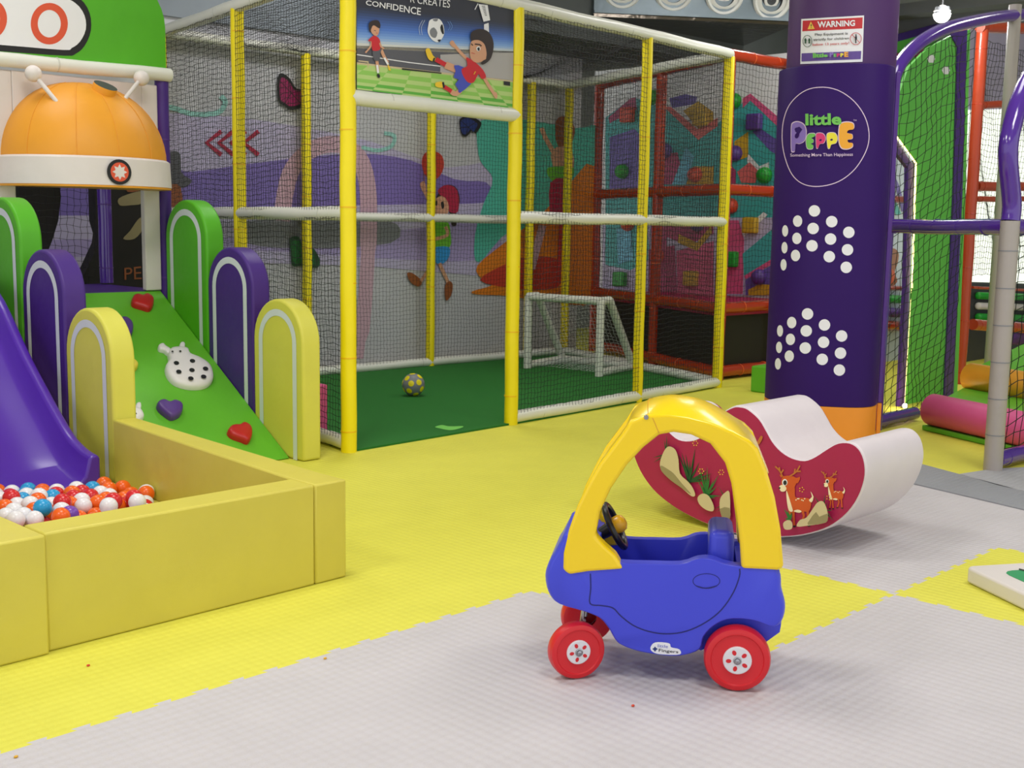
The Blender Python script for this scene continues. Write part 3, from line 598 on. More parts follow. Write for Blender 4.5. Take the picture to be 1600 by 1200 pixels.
spotted((205, 655), [(198, 660), (196, 650), (205, 646), (214, 645), (221, 652), (222, 660), (210, 668)], [[(209, 645), (212, 635), (218, 634), (219, 642), (215, 648)]], [], [(212, 646)], 'white animal hold mostly hidden behind the yellow pit wall, left edge of the ramp')
# platform behind the ramp
plat = MB(); plat.box((-2.6, 1.41, .0), (-.30, 2.3, .86)); tag(plat.build('play_platform', 'pad_purple_deep', bevel=.01), 'purple padded platform at the top of the ramp and slide', 'platform')
# front frame (robot face entrance)
YF = 1.385
fr = thing('entrance_front', (-.9, YF, .86), 'white padded entrance panel at the top of the ramp', 'panel')
def fp(u, v): q = onY(u, v, YF); return q
mb = MB(); zb = .862; zt = 2.1
mb.box((-.47, YF, zb), (-.365, YF+.05, zt)); mb.build('side_pad', 'pad_white', fr, bevel=.008)
mb = MB(); mb.box((-1.50, YF, zb), (-1.25, YF+.05, zt)); mb.build('side_pad', 'pad_white', fr, bevel=.008)
mb = MB(); mb.box((-1.25, YF, 1.55), (-.47, YF+.05, zt)); mb.build('head_pad', 'pad_white', fr, bevel=.004)
mb = MB(); mb.box((-2.6, YF, 1.6), (-1.503, YF+.05, zt)); mb.build('head_pad', 'pad_white', fr, bevel=.004)
ra = thing('padded_rail', (-1.4, YF, 2.13), 'white padded rail along the base of the green sign board', 'rail')
mb = MB(); mb.pole(V3(-2.7, YF-.02, 2.125), V3(-.29, YF-.02, 2.165), .04, ring=.8); mb.build('sleeve', ['rail_white', 'rail_ring'], ra)
po = MB(); po.pole(V3(-.325, YF+.02, .0), V3(-.325, YF+.02, 2.14), .042); tag(po.build('padded_post', ['pad_purple_deep', 'pad_purple'], smooth=35), 'purple padded post between the white entrance panel and the cage', 'post')
# green sign board
sg = thing('sign_board', (-.9, YF-.02, 2.17), 'green rounded board with red rings above the entrance', 'sign')
mb = MB(); r_ = .28; xr = -.315; zt = 2.72
ol = [V3(-2.7, YF, 2.17), V3(xr, YF, 2.17)]+[V3(xr-r_+r_*math.cos(a), YF, zt-r_+r_*math.sin(a)) for a in [math.pi/2*i/8 for i in range(9)]]+[V3(-2.7, YF, zt)]
mb.prism(ol, V3(0, -.02, 0), V3(0, .02, 0), 0, 1); mb.build('board', ['pad_green_dark', 'white'], sg, smooth=30)
fs_ = planefn((0, YF-.0205, 0), (0, -1, 0)); A_ = Art(fs_, .0008)
def stad(x1, yc, r, tilt, x0=-260): 
    pts = [(x0, yc-r+tilt*(x0-x1))]+[(x1-r+r*math.cos(a), yc+r*math.sin(a)) for a in [-math.pi/2+math.pi*i/20 for i in range(21)]]+[(x0, yc+r+tilt*(x0-x1))]; return pts
A_.poly([(-230, -50), (0, -32), (95, -14), (125, -2), (140, 20), (142, 48), (132, 72), (118, 84), (100, 87), (0, 80), (-230, 63)], 'black', 3)
A_.poly([(-230, -40), (0, -22), (92, -5), (118, 5), (132, 24), (134, 46), (125, 65), (112, 75), (98, 78), (0, 70), (-230, 53)], 'p_white', 3)
for cx in (77, -18, -113): A_.ring((cx, 37-(77-cx)*.08), 23.5, 27, 11, 'red_ring')
A_.build('ring_print', sg)
# dome awning
dm = thing('dome_awning', (-.86, YF, 1.5), 'orange padded half dome with a white band, shaped like a robot head over the entrance', 'awning')
DX, DR, DZ0 = -.855, .475, 1.605
def dome_pt(a, e, r=DR, hz=.575, dy=.44): # a 0..pi around, e 0..pi/2 up
    return V3(DX+r*math.cos(a)*math.cos(e)**.9, YF-dy*math.sin(a)*math.cos(e), DZ0+.015+hz*math.sin(e)*.78)
mb = MB(); na, ne = 36, 14
vs = [dome_pt(math.pi*i/na, math.pi/2*j/ne) for j in range(ne+1) for i in range(na+1)]
mb.add(vs, [(j*(na+1)+i, j*(na+1)+i+1, (j+1)*(na+1)+i+1, (j+1)*(na+1)+i) for j in range(ne) for i in range(na)]); mb.build('dome', 'pad_orange', dm, smooth=60)
mb = MB()
for a in (28, 62, 90, 118, 152):
    mb.tube([dome_pt(math.radians(a), math.pi/2*j/14, DR+.001)+V3(0, -.001, .001) for j in range(13)], .0018, 6)
mb.build('seam', 'pad_orange', dm)
mb = MB(); 
def bandpt(a, z, r): return V3(DX+r*math.cos(a), YF-(r-.03)*math.sin(a), z)
zb0, zb1 = DZ0-.125, DZ0+.02
vs = []; n_ = 40
for i in range(n_+1):
    a = math.pi*i/n_; vs += [bandpt(a, zb0, .503), bandpt(a, zb1, .496), bandpt(a, zb1+.012, .478), bandpt(a, zb0, .47)]
mb.add(vs, [(4*i+k, 4*i+(k+1) % 4, 4*i+4+(k+1) % 4, 4*i+4+k) for i in range(n_) for k in range(4)]); mb.build('band', 'pad_white', dm, smooth=40)
mb = MB(); vs = []
for i in range(n_+1):
    a = math.pi*i/n_; vs += [bandpt(a, zb0-.012, .500), bandpt(a, zb0+.002, .501), bandpt(a, zb0-.012, .02)]
mb.add(vs, [(3*i+k, 3*i+(k+1) % 3, 3*i+3+(k+1) % 3, 3*i+3+k) for i in range(n_) for k in range(3)]); mb.build('underside', 'pad_orange', dm, smooth=40)
# badge on the band
ba = None
for k in range(200):
    a = math.pi*k/200; q = bandpt(a, (zb0+zb1)/2, .504); d = q-CAM; 
    u = 800+FPX*(d@RT)/(d@FW)
    if abs(u-187) < 3: ba = a; bq = q
mb = MB(); nn = V3(math.cos(ba), -math.sin(ba), 0); tt = V3(math.sin(ba), math.cos(ba), 0)
def disc(c, r, n_v, h, mi=0, n=28, star=None):
    u2 = np.cross(V3(0, 0, 1), n_v); u2 /= np.linalg.norm(u2); w2 = np.cross(n_v, u2); k = n
    pts = [c+u2*(r if not star or i % 2 == 0 else star)*math.cos(2*math.pi*i/k)+w2*(r if not star or i % 2 == 0 else star)*math.sin(2*math.pi*i/k) for i in range(k)]
    mb.prism(pts, n_v*0, n_v*h, mi)
disc(bq, .069, nn, .008, 0); disc(bq, .052, nn, .0095, 1); disc(bq, .043, nn, .011, 2, 16, .026); mb.build('badge', ['black', 'red_ring', 'pad_white'], dm, smooth=0)
# periscope cap and antennae
mb = MB(); c_ = dome_pt(math.radians(80), math.radians(62)); ax = V3(.12, -.45, .88); ax /= np.linalg.norm(ax)
mb.lathe([(.066, -.04), (.068, .02), (.066, .03), (.001, .03)], c_, ax, 28, mis=[0, 0, 1]); mb.build('cap', ['pad_orange', 'dark_grey'], dm, smooth=30)
for uv0, uv1 in (((82, 151), (52, 115)), ((193, 157), (221, 122))):
    mb = MB(); A0 = onY(uv0[0], uv0[1], YF-.20); B0 = onY(uv1[0], uv1[1], YF-.13)
    mb.tube([A0-(B0-A0)*.25, A0, B0], .012, 10); an = mb.build('antenna', 'pad_white', dm)
    mb = MB(); mb.sphere(B0, .045, 22); mb.build('antenna_ball', 'pad_white', an, smooth=60)
# inside the entrance
mb = MB(); pp = onY(165, 380, 2.2); mb.pole(V3(pp[0], 2.2, .87), V3(pp[0], 2.2, 2.05), .045); tag(mb.build('padded_post', ['tube_purple', 'pad_purple'], smooth=35), 'shiny purple padded post inside the entrance behind the ramp', 'post')
yi = 2.32
def slab(px, y, name, m, label, cat, th=.04, sm=0, **k):
    P = [onY(u, v, y) for u, v in (cr(px, sm) if sm else px)]; mb = MB(); mb.prism(P, V3(0, 0, 0), V3(0, th, 0)); return tag(mb.build(name, m, smooth=30, **k), label, cat)
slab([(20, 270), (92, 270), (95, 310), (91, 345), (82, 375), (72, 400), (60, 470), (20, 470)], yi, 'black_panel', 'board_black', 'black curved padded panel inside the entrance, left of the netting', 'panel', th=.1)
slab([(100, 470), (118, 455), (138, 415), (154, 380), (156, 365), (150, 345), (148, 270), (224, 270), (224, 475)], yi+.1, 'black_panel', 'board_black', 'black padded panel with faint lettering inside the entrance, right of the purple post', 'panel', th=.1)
A_ = Art(planefn((0, yi+.098, 0), (0, -1, 0)), .0008); zi = Z(0, 270, 5.715)
A_.poly(zi([(1060, 230), (1180, 180), (1270, 170), (1270, 270), (1160, 290), (1070, 290)]), 'p_stoned', 3); A_.poly(zi([(1100, 590), (1160, 520), (1230, 420), (1275, 400), (1275, 500), (1200, 590)]), 'p_stoned', 3); A_.poly(zi([(1130, 90), (1270, 90), (1270, 150), (1140, 170)]), 'p_brown', 3)
tag(A_.build('faded_print'), 'faded olive shapes printed on the black panel inside the entrance', 'print'); A_ = Art(planefn((0, yi+.098, 0), (0, -1, 0)), .0008)
A_.text('PE', zi([(1110, 850), (1260, 835), (1265, 950), (1112, 955)]), 'p_brown'); tag(A_.build('faded_lettering'), 'faded brown lettering low on the black panel inside the entrance', 'lettering')
netobj(None, 'net_black', 'entrance_net', O=V3(-1.25, 2.28, .87), U=V3(1, 0, 0), V=V3(0, 0, 1), w_=.9, h=1.1, cell=.045, seed=4)
tag(bpy.data.objects['entrance_net'], 'black net hung behind the entrance at the top of the ramp', 'net')
# slide
sl = thing('slide', (-1.85, 0, 0), 'glossy purple plastic slide running down into the ball pit', 'slide')
path = cr([(1.38, .87), (1.12, .86), (.82, .81), (.45, .485), (.08, .20), (-.08, .125), (-.21, .10)], 5, False)
x0s, x1s = -2.14, -1.60
def sec(y, z, t):
    rh = .125; W0, W1 = x0s, x1s; fl_ = -.012
    pr = [(W0-.0, -.03), (W0-.0, rh-.015), (W0+.02, rh), (W0+.05, rh-.008), (W0+.085+fl_, .03), (W0+.115+fl_, 0), ((W0+W1)/2, -.008), (W1-.115-fl_, 0), (W1-.085-fl_, .03), (W1-.05, rh-.008), (W1-.02, rh), (W1, rh-.015), (W1, -.03), ((W0+W1)/2, -.035)]
    return [V3(a_, y, z+b_) for a_, b_ in pr]
mb = MB(); K = len(path); S = [sec(p[0], p[1], i/(K-1)) for i, p in enumerate(path)]; n_ = len(S[0])
mb.add([q for s_ in S for q in s_], [(i*n_+j, i*n_+(j+1) % n_, (i+1)*n_+(j+1) % n_, (i+1)*n_+j) for i in range(K-1) for j in range(n_)]+[tuple(range(n_)), tuple((K-1)*n_+j for j in range(n_-1, -1, -1))])
o = mb.build('chute', 'slide_purple', sl, smooth=60, bevel=.012, seg=3)
# balls
bed = MB(); bed.prism([V3(*q, 0) for q in ((-2.63, -1.757), (-1.642, -1.757), (-1.513, -.157), (-1.513, -.01), (-2.63, -.01))], V3(0, 0, 0), V3(0, 0, .070)); tag(bed.build('pit_mat', 'pad_yellow', smooth=0), 'padded base of the ball pit under the balls', 'mat')
BR = .0355; proto = {}
def mkball(c, p):
    if c not in proto:
        mb = MB(); mb.sphere((0, 0, 0), BR, 22); o = mb.build('play_ball', 'ball_'+c, smooth=60); proto[c] = o
    else: o = proto[c].copy(); sc.collection.objects.link(o)
    o.location = tuple(p); o.rotation_euler = (random.random()*3, random.random()*3, 0)
    g_ = {'orange': 'glossy orange plastic ball in the ball pit', 'white': 'glossy white plastic ball in the ball pit', 'red': 'glossy red plastic ball in the ball pit', 'blue': 'bright blue plastic ball in the ball pit', 'purple': 'single purple plastic ball against the front wall of the ball pit'}[c]
    tag(o, g_, 'ball', None if c == 'purple' else c+' balls in the pit'); return o
zb_ = Z(0, 700, 6.154)
BL = [('orange', 1000, 350), ('orange', 1180, 385), ('orange', 1405, 440), ('orange', 1200, 490), ('red', 1225, 545), ('orange', 1130, 560), ('red', 1290, 480), ('white', 1320, 520), ('orange', 1045, 400), ('blue', 890, 395), ('white', 965, 440), ('white', 1050, 465), ('orange', 1020, 500), ('red', 1090, 510),
      ('white', 735, 395), ('red', 790, 430), ('red', 870, 470), ('orange', 690, 440), ('red', 710, 480), ('white', 785, 510), ('orange', 940, 530), ('white', 800, 560), ('orange', 670, 545), ('red', 600, 520), ('white', 545, 420), ('red', 540, 450), ('blue', 505, 475), ('orange', 400, 440), ('white', 375, 465), ('orange', 362, 510), ('white', 495, 550), ('white', 255, 460), ('blue', 215, 505), ('white', 290, 545), ('orange', 330, 605), ('blue', 410, 575), ('orange', 490, 630), ('white', 590, 605), ('purple', 670, 640), ('white', 75, 515), ('red', 110, 480), ('white', 165, 555), ('orange', 45, 575), ('white', 135, 610), ('white', 225, 655), ('white', 330, 690), ('white', 60, 660), ('orange', 585, 660), ('white', 1045, 560), ('white', 0, 500), ('red', -60, 560), ('white', -60, 640), ('white', 150, 690)]
placed = []
for c, zx, zy in BL:
    u, v = zb_([(zx, zy)])[0]; z = .125
    for _ in range(60):
        q = onZ(u, v, z)
        q[1] = max(q[1], -1.715); q[2] = max(q[2], .1085)
        if all(np.linalg.norm(q-o_) > .067 for o_ in placed): break
        z += .006
    placed.append(q); mkball(c, q)
_n = 0; _j = 0; yy = -1.715
while yy < -.05:
    xx = -2.59+(.036 if _j % 2 else 0)
    while xx < -1.55:
        q = V3(xx, yy, .1085); d = q-CAM; u = 800+FPX*(d@RT)/(d@FW)
        v = 600-FPX*(d@UP)/(d@FW)
        if u < 232 and u > -25 and v > 766 and xx < -1.60+.085*(yy+1.75) and all(np.linalg.norm(q-o_) > .0685 for o_ in placed): placed.append(q); mkball(random.choice(['white', 'white', 'white', 'orange', 'orange', 'red', 'red', 'blue']), q); _n += 1
        xx += .072
    yy += .0625; _j += 1

# ================================================================== TOY CAR
CR = onZ(1152, 1080); CF = onZ(898, 1062); fv = CF-CR; fv /= np.linalg.norm(fv); lt = V3(fv[1], -fv[0], 0)
def W(s, l, z): return CR+fv*s+lt*l+V3(0, 0, z)
def cpx(u, v, l):
    q = onP(u, v, CR+lt*l, lt); return float((q-CR)@fv), float(q[2])
car = thing('toy_car', W(.2, .17, 0), 'blue and yellow ride-on toy car with red wheels on the grey mats', 'toy car')
O_ = [(.520, .215), (.548, .245), (.558, .294), (.548, .335), (.532, .365), (.515, .40), (.498, .425), (.44, .42), (.40, .39), (.36, .356), (.326, .350), (.25, .352), (.17, .356), (.124, .374), (.085, .377), (.05, .366), (.009, .360), (-.05, .36), (-.092, .362), (-.108, .335), (-.112, .295), (-.124, .255), (-.122, .215),
      (-.105, .188), (-.06, .200), (-.02, .205), (.03, .200), (.07, .176), (.097, .142), (.106, .105), (.15, .084), (.20, .078), (.277, .085), (.33, .10), (.352, .117), (.372, .15), (.40, .18), (.45, .198)]
I_ = list(O_)
for k, q in {8: (.405, .40), 9: (.40, .17), 10: (.33, .165), 11: (.25, .165), 12: (.205, .18), 13: (.195, .25), 14: (.10, .25), 15: (.02, .25), 16: (.012, .345), 17: (-.05, .35), 23: (-.115, .16), 24: (-.08, .13), 25: (-.02, .12), 26: (.03, .115), 27: (.07, .105), 28: (.09, .098), 29: (.105, .09)}.items(): I_[k] = q
cx_, cz_ = .21, .26
def sc_(L_, k): return [(cx_+(s-cx_)*k, cz_+(z-cz_)*(k if z < .3 else (k+1)/2)) for s, z in L_]
O_ = [(float(q[0]), float(q[1])) for q in cr([V3(a, b, 0) for a, b in O_], 3)]
_I = []
for k in range(len(I_)):
    a, b = I_[k], I_[(k+1) % len(I_)]
    _I += [(a[0]+(b[0]-a[0])*t/3, a[1]+(b[1]-a[1])*t/3) for t in range(3)]
I_ = [((O_[k] if abs(O_[k][0]-q[0])+abs(O_[k][1]-q[1]) < .012 else q)) for k, q in enumerate(_I)]
secs = [(.018, sc_(O_, .955)), (.0205, sc_(O_, .97)), (.028, sc_(O_, .987)), (.042, O_), (.055, O_), (.060, I_), (.17, I_), (.280, I_), (.285, O_), (.298, O_), (.312, sc_(O_, .987)), (.3195, sc_(O_, .97)), (.322, sc_(O_, .955))]
mb = MB(); n_ = len(O_)
mb.add([W(s, l, z) for l, L_ in secs for s, z in L_], [(i*n_+j, i*n_+(j+1) % n_, (i+1)*n_+(j+1) % n_, (i+1)*n_+j) for i in range(len(secs)-1) for j in range(n_)]+[tuple(range(n_)), tuple((len(secs)-1)*n_+j for j in range(n_-1, -1, -1))])
mb.build('body', 'car_blue', car, smooth=42, bevel=.005, seg=2)
A_ = Art(lambda u, v, off=0: onP(u, v, CR+lt*(.0178-off), lt), .0004); zc = Z(840, 800, 4)
A_.stroke(cr(zc([(330, 385), (332, 480), (328, 572), (400, 585), (470, 600), (520, 650), (600, 710), (700, 748), (810, 762), (930, 745), (1050, 690), (1150, 610), (1225, 500), (1262, 400), (1262, 355)]), 4, False), 2.0, 'car_blue_line')
A_.ring(zc([(1055, 432)])[0], 21, 11.5, 1.0, 'car_blue_line'); A_.stroke(cr(zc([(990, 462), (1050, 476), (1120, 462)]), 4, False), 1.5, 'car_blue_line')
A_.build('door_groove', car)
A_ = Art(lambda u, v, off=0: onP(u, v, CR+lt*(.0170-off), lt), .0004)
A_.poly(zc([(705, 850), (735, 815), (820, 820), (835, 845), (885, 858), (888, 890), (780, 890), (725, 878)]), 'p_white', 4)
A_.text('little', zc([(752, 826), (816, 832), (814, 850), (750, 846)]), 'p_blue'); A_.text('Fingers', zc([(758, 854), (880, 866), (878, 888), (756, 880)]), 'p_black', bold=.01)
A_.poly(zc([(733, 840), (741, 850), (752, 856), (742, 862), (733, 874), (726, 862), (716, 856), (727, 850)]), 'p_navy', 0); A_.build('logo_sticker', car)
# seat back
mb = MB()
def rbox(mb, s0, s1, l0, l1, z0, z1, mi=0): mb.add([W(s, l, z) for z in (z0, z1) for s, l in ((s0, l0), (s1, l0), (s1, l1), (s0, l1))], [(0, 1, 2, 3), (7, 6, 5, 4), (0, 4, 5, 1), (1, 5, 6, 2), (2, 6, 7, 3), (3, 7, 4, 0)], mi)
s0, z0 = cpx(1148, 880, .10); s1, z1 = cpx(1108, 824, .10)
rbox(mb, s0+.004, s1, .075, .265, .22, z1-.003); mb.build('seat_back', 'car_blue', car, bevel=.022, seg=4)
# yellow roof: two side hoops and a crowned panel
def side(l0, l1):
    out = [(880, 888), (881, 862), (890, 825), (903, 788), (922, 750), (938, 722), (957, 697), (972, 677), (986, 655), (1013, 646), (1045, 645), (1075, 649), (1110, 658), (1145, 672), (1170, 686), (1184, 700), (1197, 732), (1210, 775), (1219, 825), (1224, 885), (1215, 889), (1158, 886)]
    inn = [(1156, 850), (1150, 800), (1143, 755), (1133, 722), (1110, 692), (1080, 678), (1052, 674), (1030, 678), (1005, 698), (980, 725), (955, 762), (938, 798), (931, 835), (945, 850), (962, 865), (970, 878), (975, 887), (920, 891), (890, 896)]
    P = [cpx(u, v, .03) for u, v in out+inn]; mb = MB(); mb.prism([W(s, 0, z) for s, z in P], lt*l0, lt*l1); return mb
side(.012, .066).build('roof_pillar', 'car_yellow', car, bevel=.010, seg=3, smooth=60)
side(.274, .328).build('roof_pillar', 'car_yellow', car, bevel=.010, seg=3, smooth=60)
Apx = [(974, 676), (986, 658), (1013, 648), (1045, 647), (1075, 651), (1110, 660), (1145, 674), (1170, 688), (1184, 702), (1197, 734)]
Cpx = [(978, 668), (990, 644), (1013, 627), (1038, 620), (1062, 619), (1098, 627), (1136, 647), (1164, 671), (1184, 697), (1200, 734)]
Ac = [cpx(u, v, .03) for u, v in Apx]; Cc = [cpx(u, v, .17) for u, v in Cpx]
Ac = cr([V3(*q, 0) for q in Ac], 3, False); Cc = cr([V3(*q, 0) for q in Cc], 3, False)
mb = MB(); nb = 16; K = len(Ac); vs = []
ctr = V3(.19, .45, 0)
for lay in (0, 1):
    for a_, c_ in zip(Ac, Cc):
        for b in range(nb+1):
            t = b/nb; k = 1-abs(2*t-1)**2.2; p = a_+(c_-a_)*k
            if lay: d = ctr-p; p = p+d/np.linalg.norm(d)*.022
            vs.append(W(p[0], .016+.308*t, p[1]))
Q = K*(nb+1); fs = []
for i in range(K-1):
    for b in range(nb):
        a0 = i*(nb+1)+b; fs += [(a0, a0+1, a0+nb+2, a0+nb+1), (Q+a0, Q+a0+nb+1, Q+a0+nb+2, Q+a0+1)]
for b in range(nb): fs += [(b, Q+b, Q+b+1, b+1), ((K-1)*(nb+1)+b, (K-1)*(nb+1)+b+1, Q+(K-1)*(nb+1)+b+1, Q+(K-1)*(nb+1)+b)]
for i in range(K-1):
    for b in (0, nb): a0 = i*(nb+1)+b; fs.append((a0, a0+nb+1, Q+a0+nb+1, Q+a0))
mb.add(vs, fs); mb.build('roof', 'car_yellow', car, smooth=60)
mb = MB(); seam = [cpx(1030, 676, .022), cpx(1020, 652, .022)]; mb.tube([W(seam[0][0], .0115, seam[0][1]), W(seam[1][0], .0115, seam[1][1])], .0012, 6)
pts_ = []
for t in [i/10 for i in range(11)]:
    k = 1-abs(2*t-1)**2.2; p = Ac[6]+(Cc[6]-Ac[6])*k; pts_.append(W(p[0], .016+.308*t, p[1]+.0008))
mb.tube(pts_, .0013, 6); mb.build('roof_seam', 'horn', car, smooth=0)
mb = MB(); s_, z_ = cpx(1010, 651, .024); mb.lathe([(.001, .003), (.006, .003), (.007, 0), (.007, -.004)], W(s_, .0115, z_), -lt, 14); mb.build('screw', 'steel', car)
# steering wheel
sa, za = cpx(943, 786, .17); sb, zb2 = cpx(978, 857, .17); ctrw = W((sa+sb)/2, .17, (za+zb2)/2); RW = math.hypot(sa-sb, za-zb2)/2
ud = (W(sa, .17, za)-ctrw); ud /= np.linalg.norm(ud); nd = np.cross(lt, ud); nd = nd if nd@fv < 0 else -nd   # faces the driver
sw = MB(); ring_ = [ctrw+RW*.9*(math.cos(t)*ud+math.sin(t)*lt) for t in [2*math.pi*i/32 for i in range(33)]]
sw.tube(ring_, .0095, 10, caps=False)
for a in (90, 210, 330): t = math.radians(a); sw.tube([ctrw-nd*.01, ctrw+RW*.88*(math.cos(t)*ud+math.sin(t)*lt)], .009, 8)
sw.tube([ctrw, ctrw-nd*.075+V3(0, 0, -.01)], [.022, .016], 14); swo = sw.build('steering_wheel', 'car_black', car)
mb = MB(); mb.lathe([(.026, -.005), (.027, .012), (.022, .024), (.010, .030), (.001, .031)], ctrw+nd*.006, nd, 20); mb.build('horn_button', 'horn', swo, smooth=60)
# wheels
def wheel(s, l, r, yaw, out, wd=.05):
    ax = lt*out; ca, sa_ = math.cos(yaw), math.sin(yaw); ax = V3(ax[0]*ca-ax[1]*sa_, ax[0]*sa_+ax[1]*ca, 0)
    c = W(s, l, r); mb = MB(); h = wd/2
    mb.lathe([(r*.30, -h), (r*.8, -h), (r*.94, -h*.85), (r, -h*.45), (r, h*.45), (r*.955, h*.86), (r*.86, h), (r*.80, h), (r*.77, h*.86), (r*.55, h*.80), (r*.44, h*.84), (r*.02, h*.84)], c, ax, 48)
    w_ = mb.build('wheel', 'car_red', car, smooth=40)
    mb = MB(); mb.lathe([(r*.43, h*.7), (r*.43, h*.98), (r*.40, h*1.06), (r*.02, h*1.06)], c, ax, 36); hub = mb.build('hub_cap', 'car_hub', w_, smooth=30)
    mb = MB(); u2 = V3(0, 0, 1); v2 = np.cross(ax, u2)
    for k in range(5):
        t = 2*math.pi*k/5+.4; cc = c+ax*h*1.065+(u2*math.cos(t)+v2*math.sin(t))*r*.26; e1 = u2*math.cos(t)+v2*math.sin(t); e2 = np.cross(ax, e1)
        mb.prism([cc+e1*r*.082*math.cos(q)+e2*r*.062*math.sin(q) for q in [2*math.pi*i/16 for i in range(16)]], ax*0, ax*.0006)
    mb.build('hub_hole', 'car_red', hub, smooth=0)
    mb = MB(); mb.lathe([(.0115, h*1.0), (.0115, h*1.06+.002), (.009, h*1.06+.003)], c, ax, 20); mb.lathe([(.0075, h*1.06), (.0075, h*1.06+.006), (.001, h*1.06+.008)], c, ax, 6); mb.build('axle_nut', 'steel', hub, smooth=20)
wheel(.004, .018, .0935, 0, -1, .056); wheel(.462, .022, .083, math.radians(24), -1, .05); wheel(.004, .325, .0935, 0, 1, .056); wheel(.455, .325, .083, math.radians(14), 1, .05)
mb = MB(); mb.tube([W(.004, .03, .0935), W(.004, .32, .0935)], .006, 8); mb.build('rear_axle', 'steel', car)
for l in (.05, .30):
    mb = MB(); mb.tube([W(.458, l, .09), W(.445, l, .21)], .005, 8); mb.tube([W(.46, l-.02, .083), W(.46, l+.02, .083)], .005, 8); mb.build('caster_stem', 'steel', car)

# ================================================================== ROCKER
X0 = .08; rk = thing('rocker', (X0+.25, -2.5, 0), 'pink and white padded two-seat rocker with deer and rocks on its side', 'rocker')
right = [(1155, 637), (1168, 641), (1185, 656), (1196, 674), (1206, 692), (1220, 708), (1238, 719), (1258, 723), (1275, 717), (1295, 704), (1312, 695), (1330, 695), (1343, 704), (1351, 721), (1353, 745), (1346, 772), (1332, 797), (1312, 817), (1288, 831), (1255, 840), (1225, 843), (1195, 843), (1150, 838)]
rp = [onX(u, v, X0) for u, v in right]; yc = rp[0][1]-.005
zmin = min(p[2] for p in rp); R2 = [(p[1]-yc, p[2]-zmin+.004) for p in rp]; R2[0] = (-.0, R2[0][1]); R2[-1] = (-.0, .004)
tilt = 0
full = R2+[(-a, b) for a, b in R2[-2:0:-1]]
full = [(a, b-.016*0) for a, b in full]
# round the contour
full3 = cr([V3(a, b, 0) for a, b in full], 3)
ci = V3(0, .25, 0)
mb = MB(); mb.prism([V3(X0+.004, yc+p[0], max(.002, p[1])) for p in full3], V3(0, 0, 0), V3(.50, 0, 0), 0); mb.build('shell', 'rocker_white', rk, bevel=.008, seg=2, smooth=50)
for xx in (X0, X0+.504):
    mb = MB(); mb.prism([V3(xx, yc+p[0]*.986, max(.006, .25+(p[1]-.25)*.975)) for p in full3], V3(0, 0, 0), V3(.004, 0, 0)); mb.build('side_panel', 'pink', rk, smooth=0)
fr_ = planefn((X0-.0004, 0, 0), (-1, 0, 0)); A_ = Art(fr_, .0005); z5 = Z(1100, 600, 4); z3 = Z(840, 600, 4)
def blades(zf, c, tips, w_, m):
    for t in tips: A_.stroke([zf([c])[0], zf([((c[0]+t[0])/2+4, (c[1]+t[1])/2)])[0], zf([t])[0]], [w_, w_*.8, .2], m)
blades(z3, (945, 610), [(900, 430), (925, 440), (950, 480), (985, 400), (1010, 490), (880, 440), (1030, 560), (1060, 540), (915, 500), (1090, 560), (1080, 600), (970, 470)], 3.4, 'p_leafd')
blades(z3, (1050, 700), [(1010, 520), (1040, 560), (1060, 520), (1075, 560), (1100, 600), (1130, 570), (1120, 640), (1000, 600), (1110, 715), (1145, 700)], 3.2, 'p_leaf')
blades(z3, (800, 440), [(805, 320), (720, 460), (725, 490), (790, 350), (820, 370)], 2.2, 'p_leafd'); blades(z3, (1180, 740), [(1130, 640), (1110, 780), (1120, 800)], 2, 'p_leafd')
A_.poly(z3([(765, 490), (790, 420), (820, 390), (860, 410), (880, 470), (890, 560), (940, 610), (970, 650), (985, 695), (960, 700), (900, 650), (830, 600), (775, 540)]), 'p_stone', 3); A_.poly(z3([(770, 510), (810, 530), (850, 560), (900, 620), (960, 690), (900, 650), (830, 600), (775, 545)]), 'p_stoned', 3)
A_.poly(z3([(1000, 710), (1030, 685), (1070, 700), (1100, 760), (1095, 795), (1050, 785), (1010, 750)]), 'p_stone', 3); A_.poly(z3([(1140, 720), (1170, 680), (1200, 680), (1200, 850), (1160, 840), (1140, 790)]), 'p_stone', 3); A_.poly(z3([(1140, 780), (1200, 775), (1200, 850), (1160, 840)]), 'p_stoned', 2)
for c in ((985, 370), (1022, 545), (1148, 552)):
    for k in range(6): a = k*math.pi/3; q = z3([(c[0]+15*math.cos(a), c[1]+15*math.sin(a))])[0]; A_.ell(q, .9, .9, 'p_yel', n=8)
blades(z5, (740, 790), [(690, 700), (755, 690), (770, 740), (800, 790), (805, 850), (790, 820)], 2.4, 'p_leafd'); blades(z5, (535, 850), [(500, 780), (520, 790), (545, 800), (505, 840)], 4, 'p_leaf')
A_.poly(z5([(580, 890), (600, 850), (640, 835), (680, 780), (710, 740), (745, 735), (770, 790), (772, 850), (740, 872), (650, 885)]), 'p_stone', 3); A_.poly(z5([(660, 850), (700, 800), (720, 830), (770, 810), (772, 855), (740, 872), (650, 880)]), 'p_stoned', 2); A_.poly(z5([(495, 870), (525, 850), (550, 865), (548, 905), (505, 908)]), 'p_stone', 3)
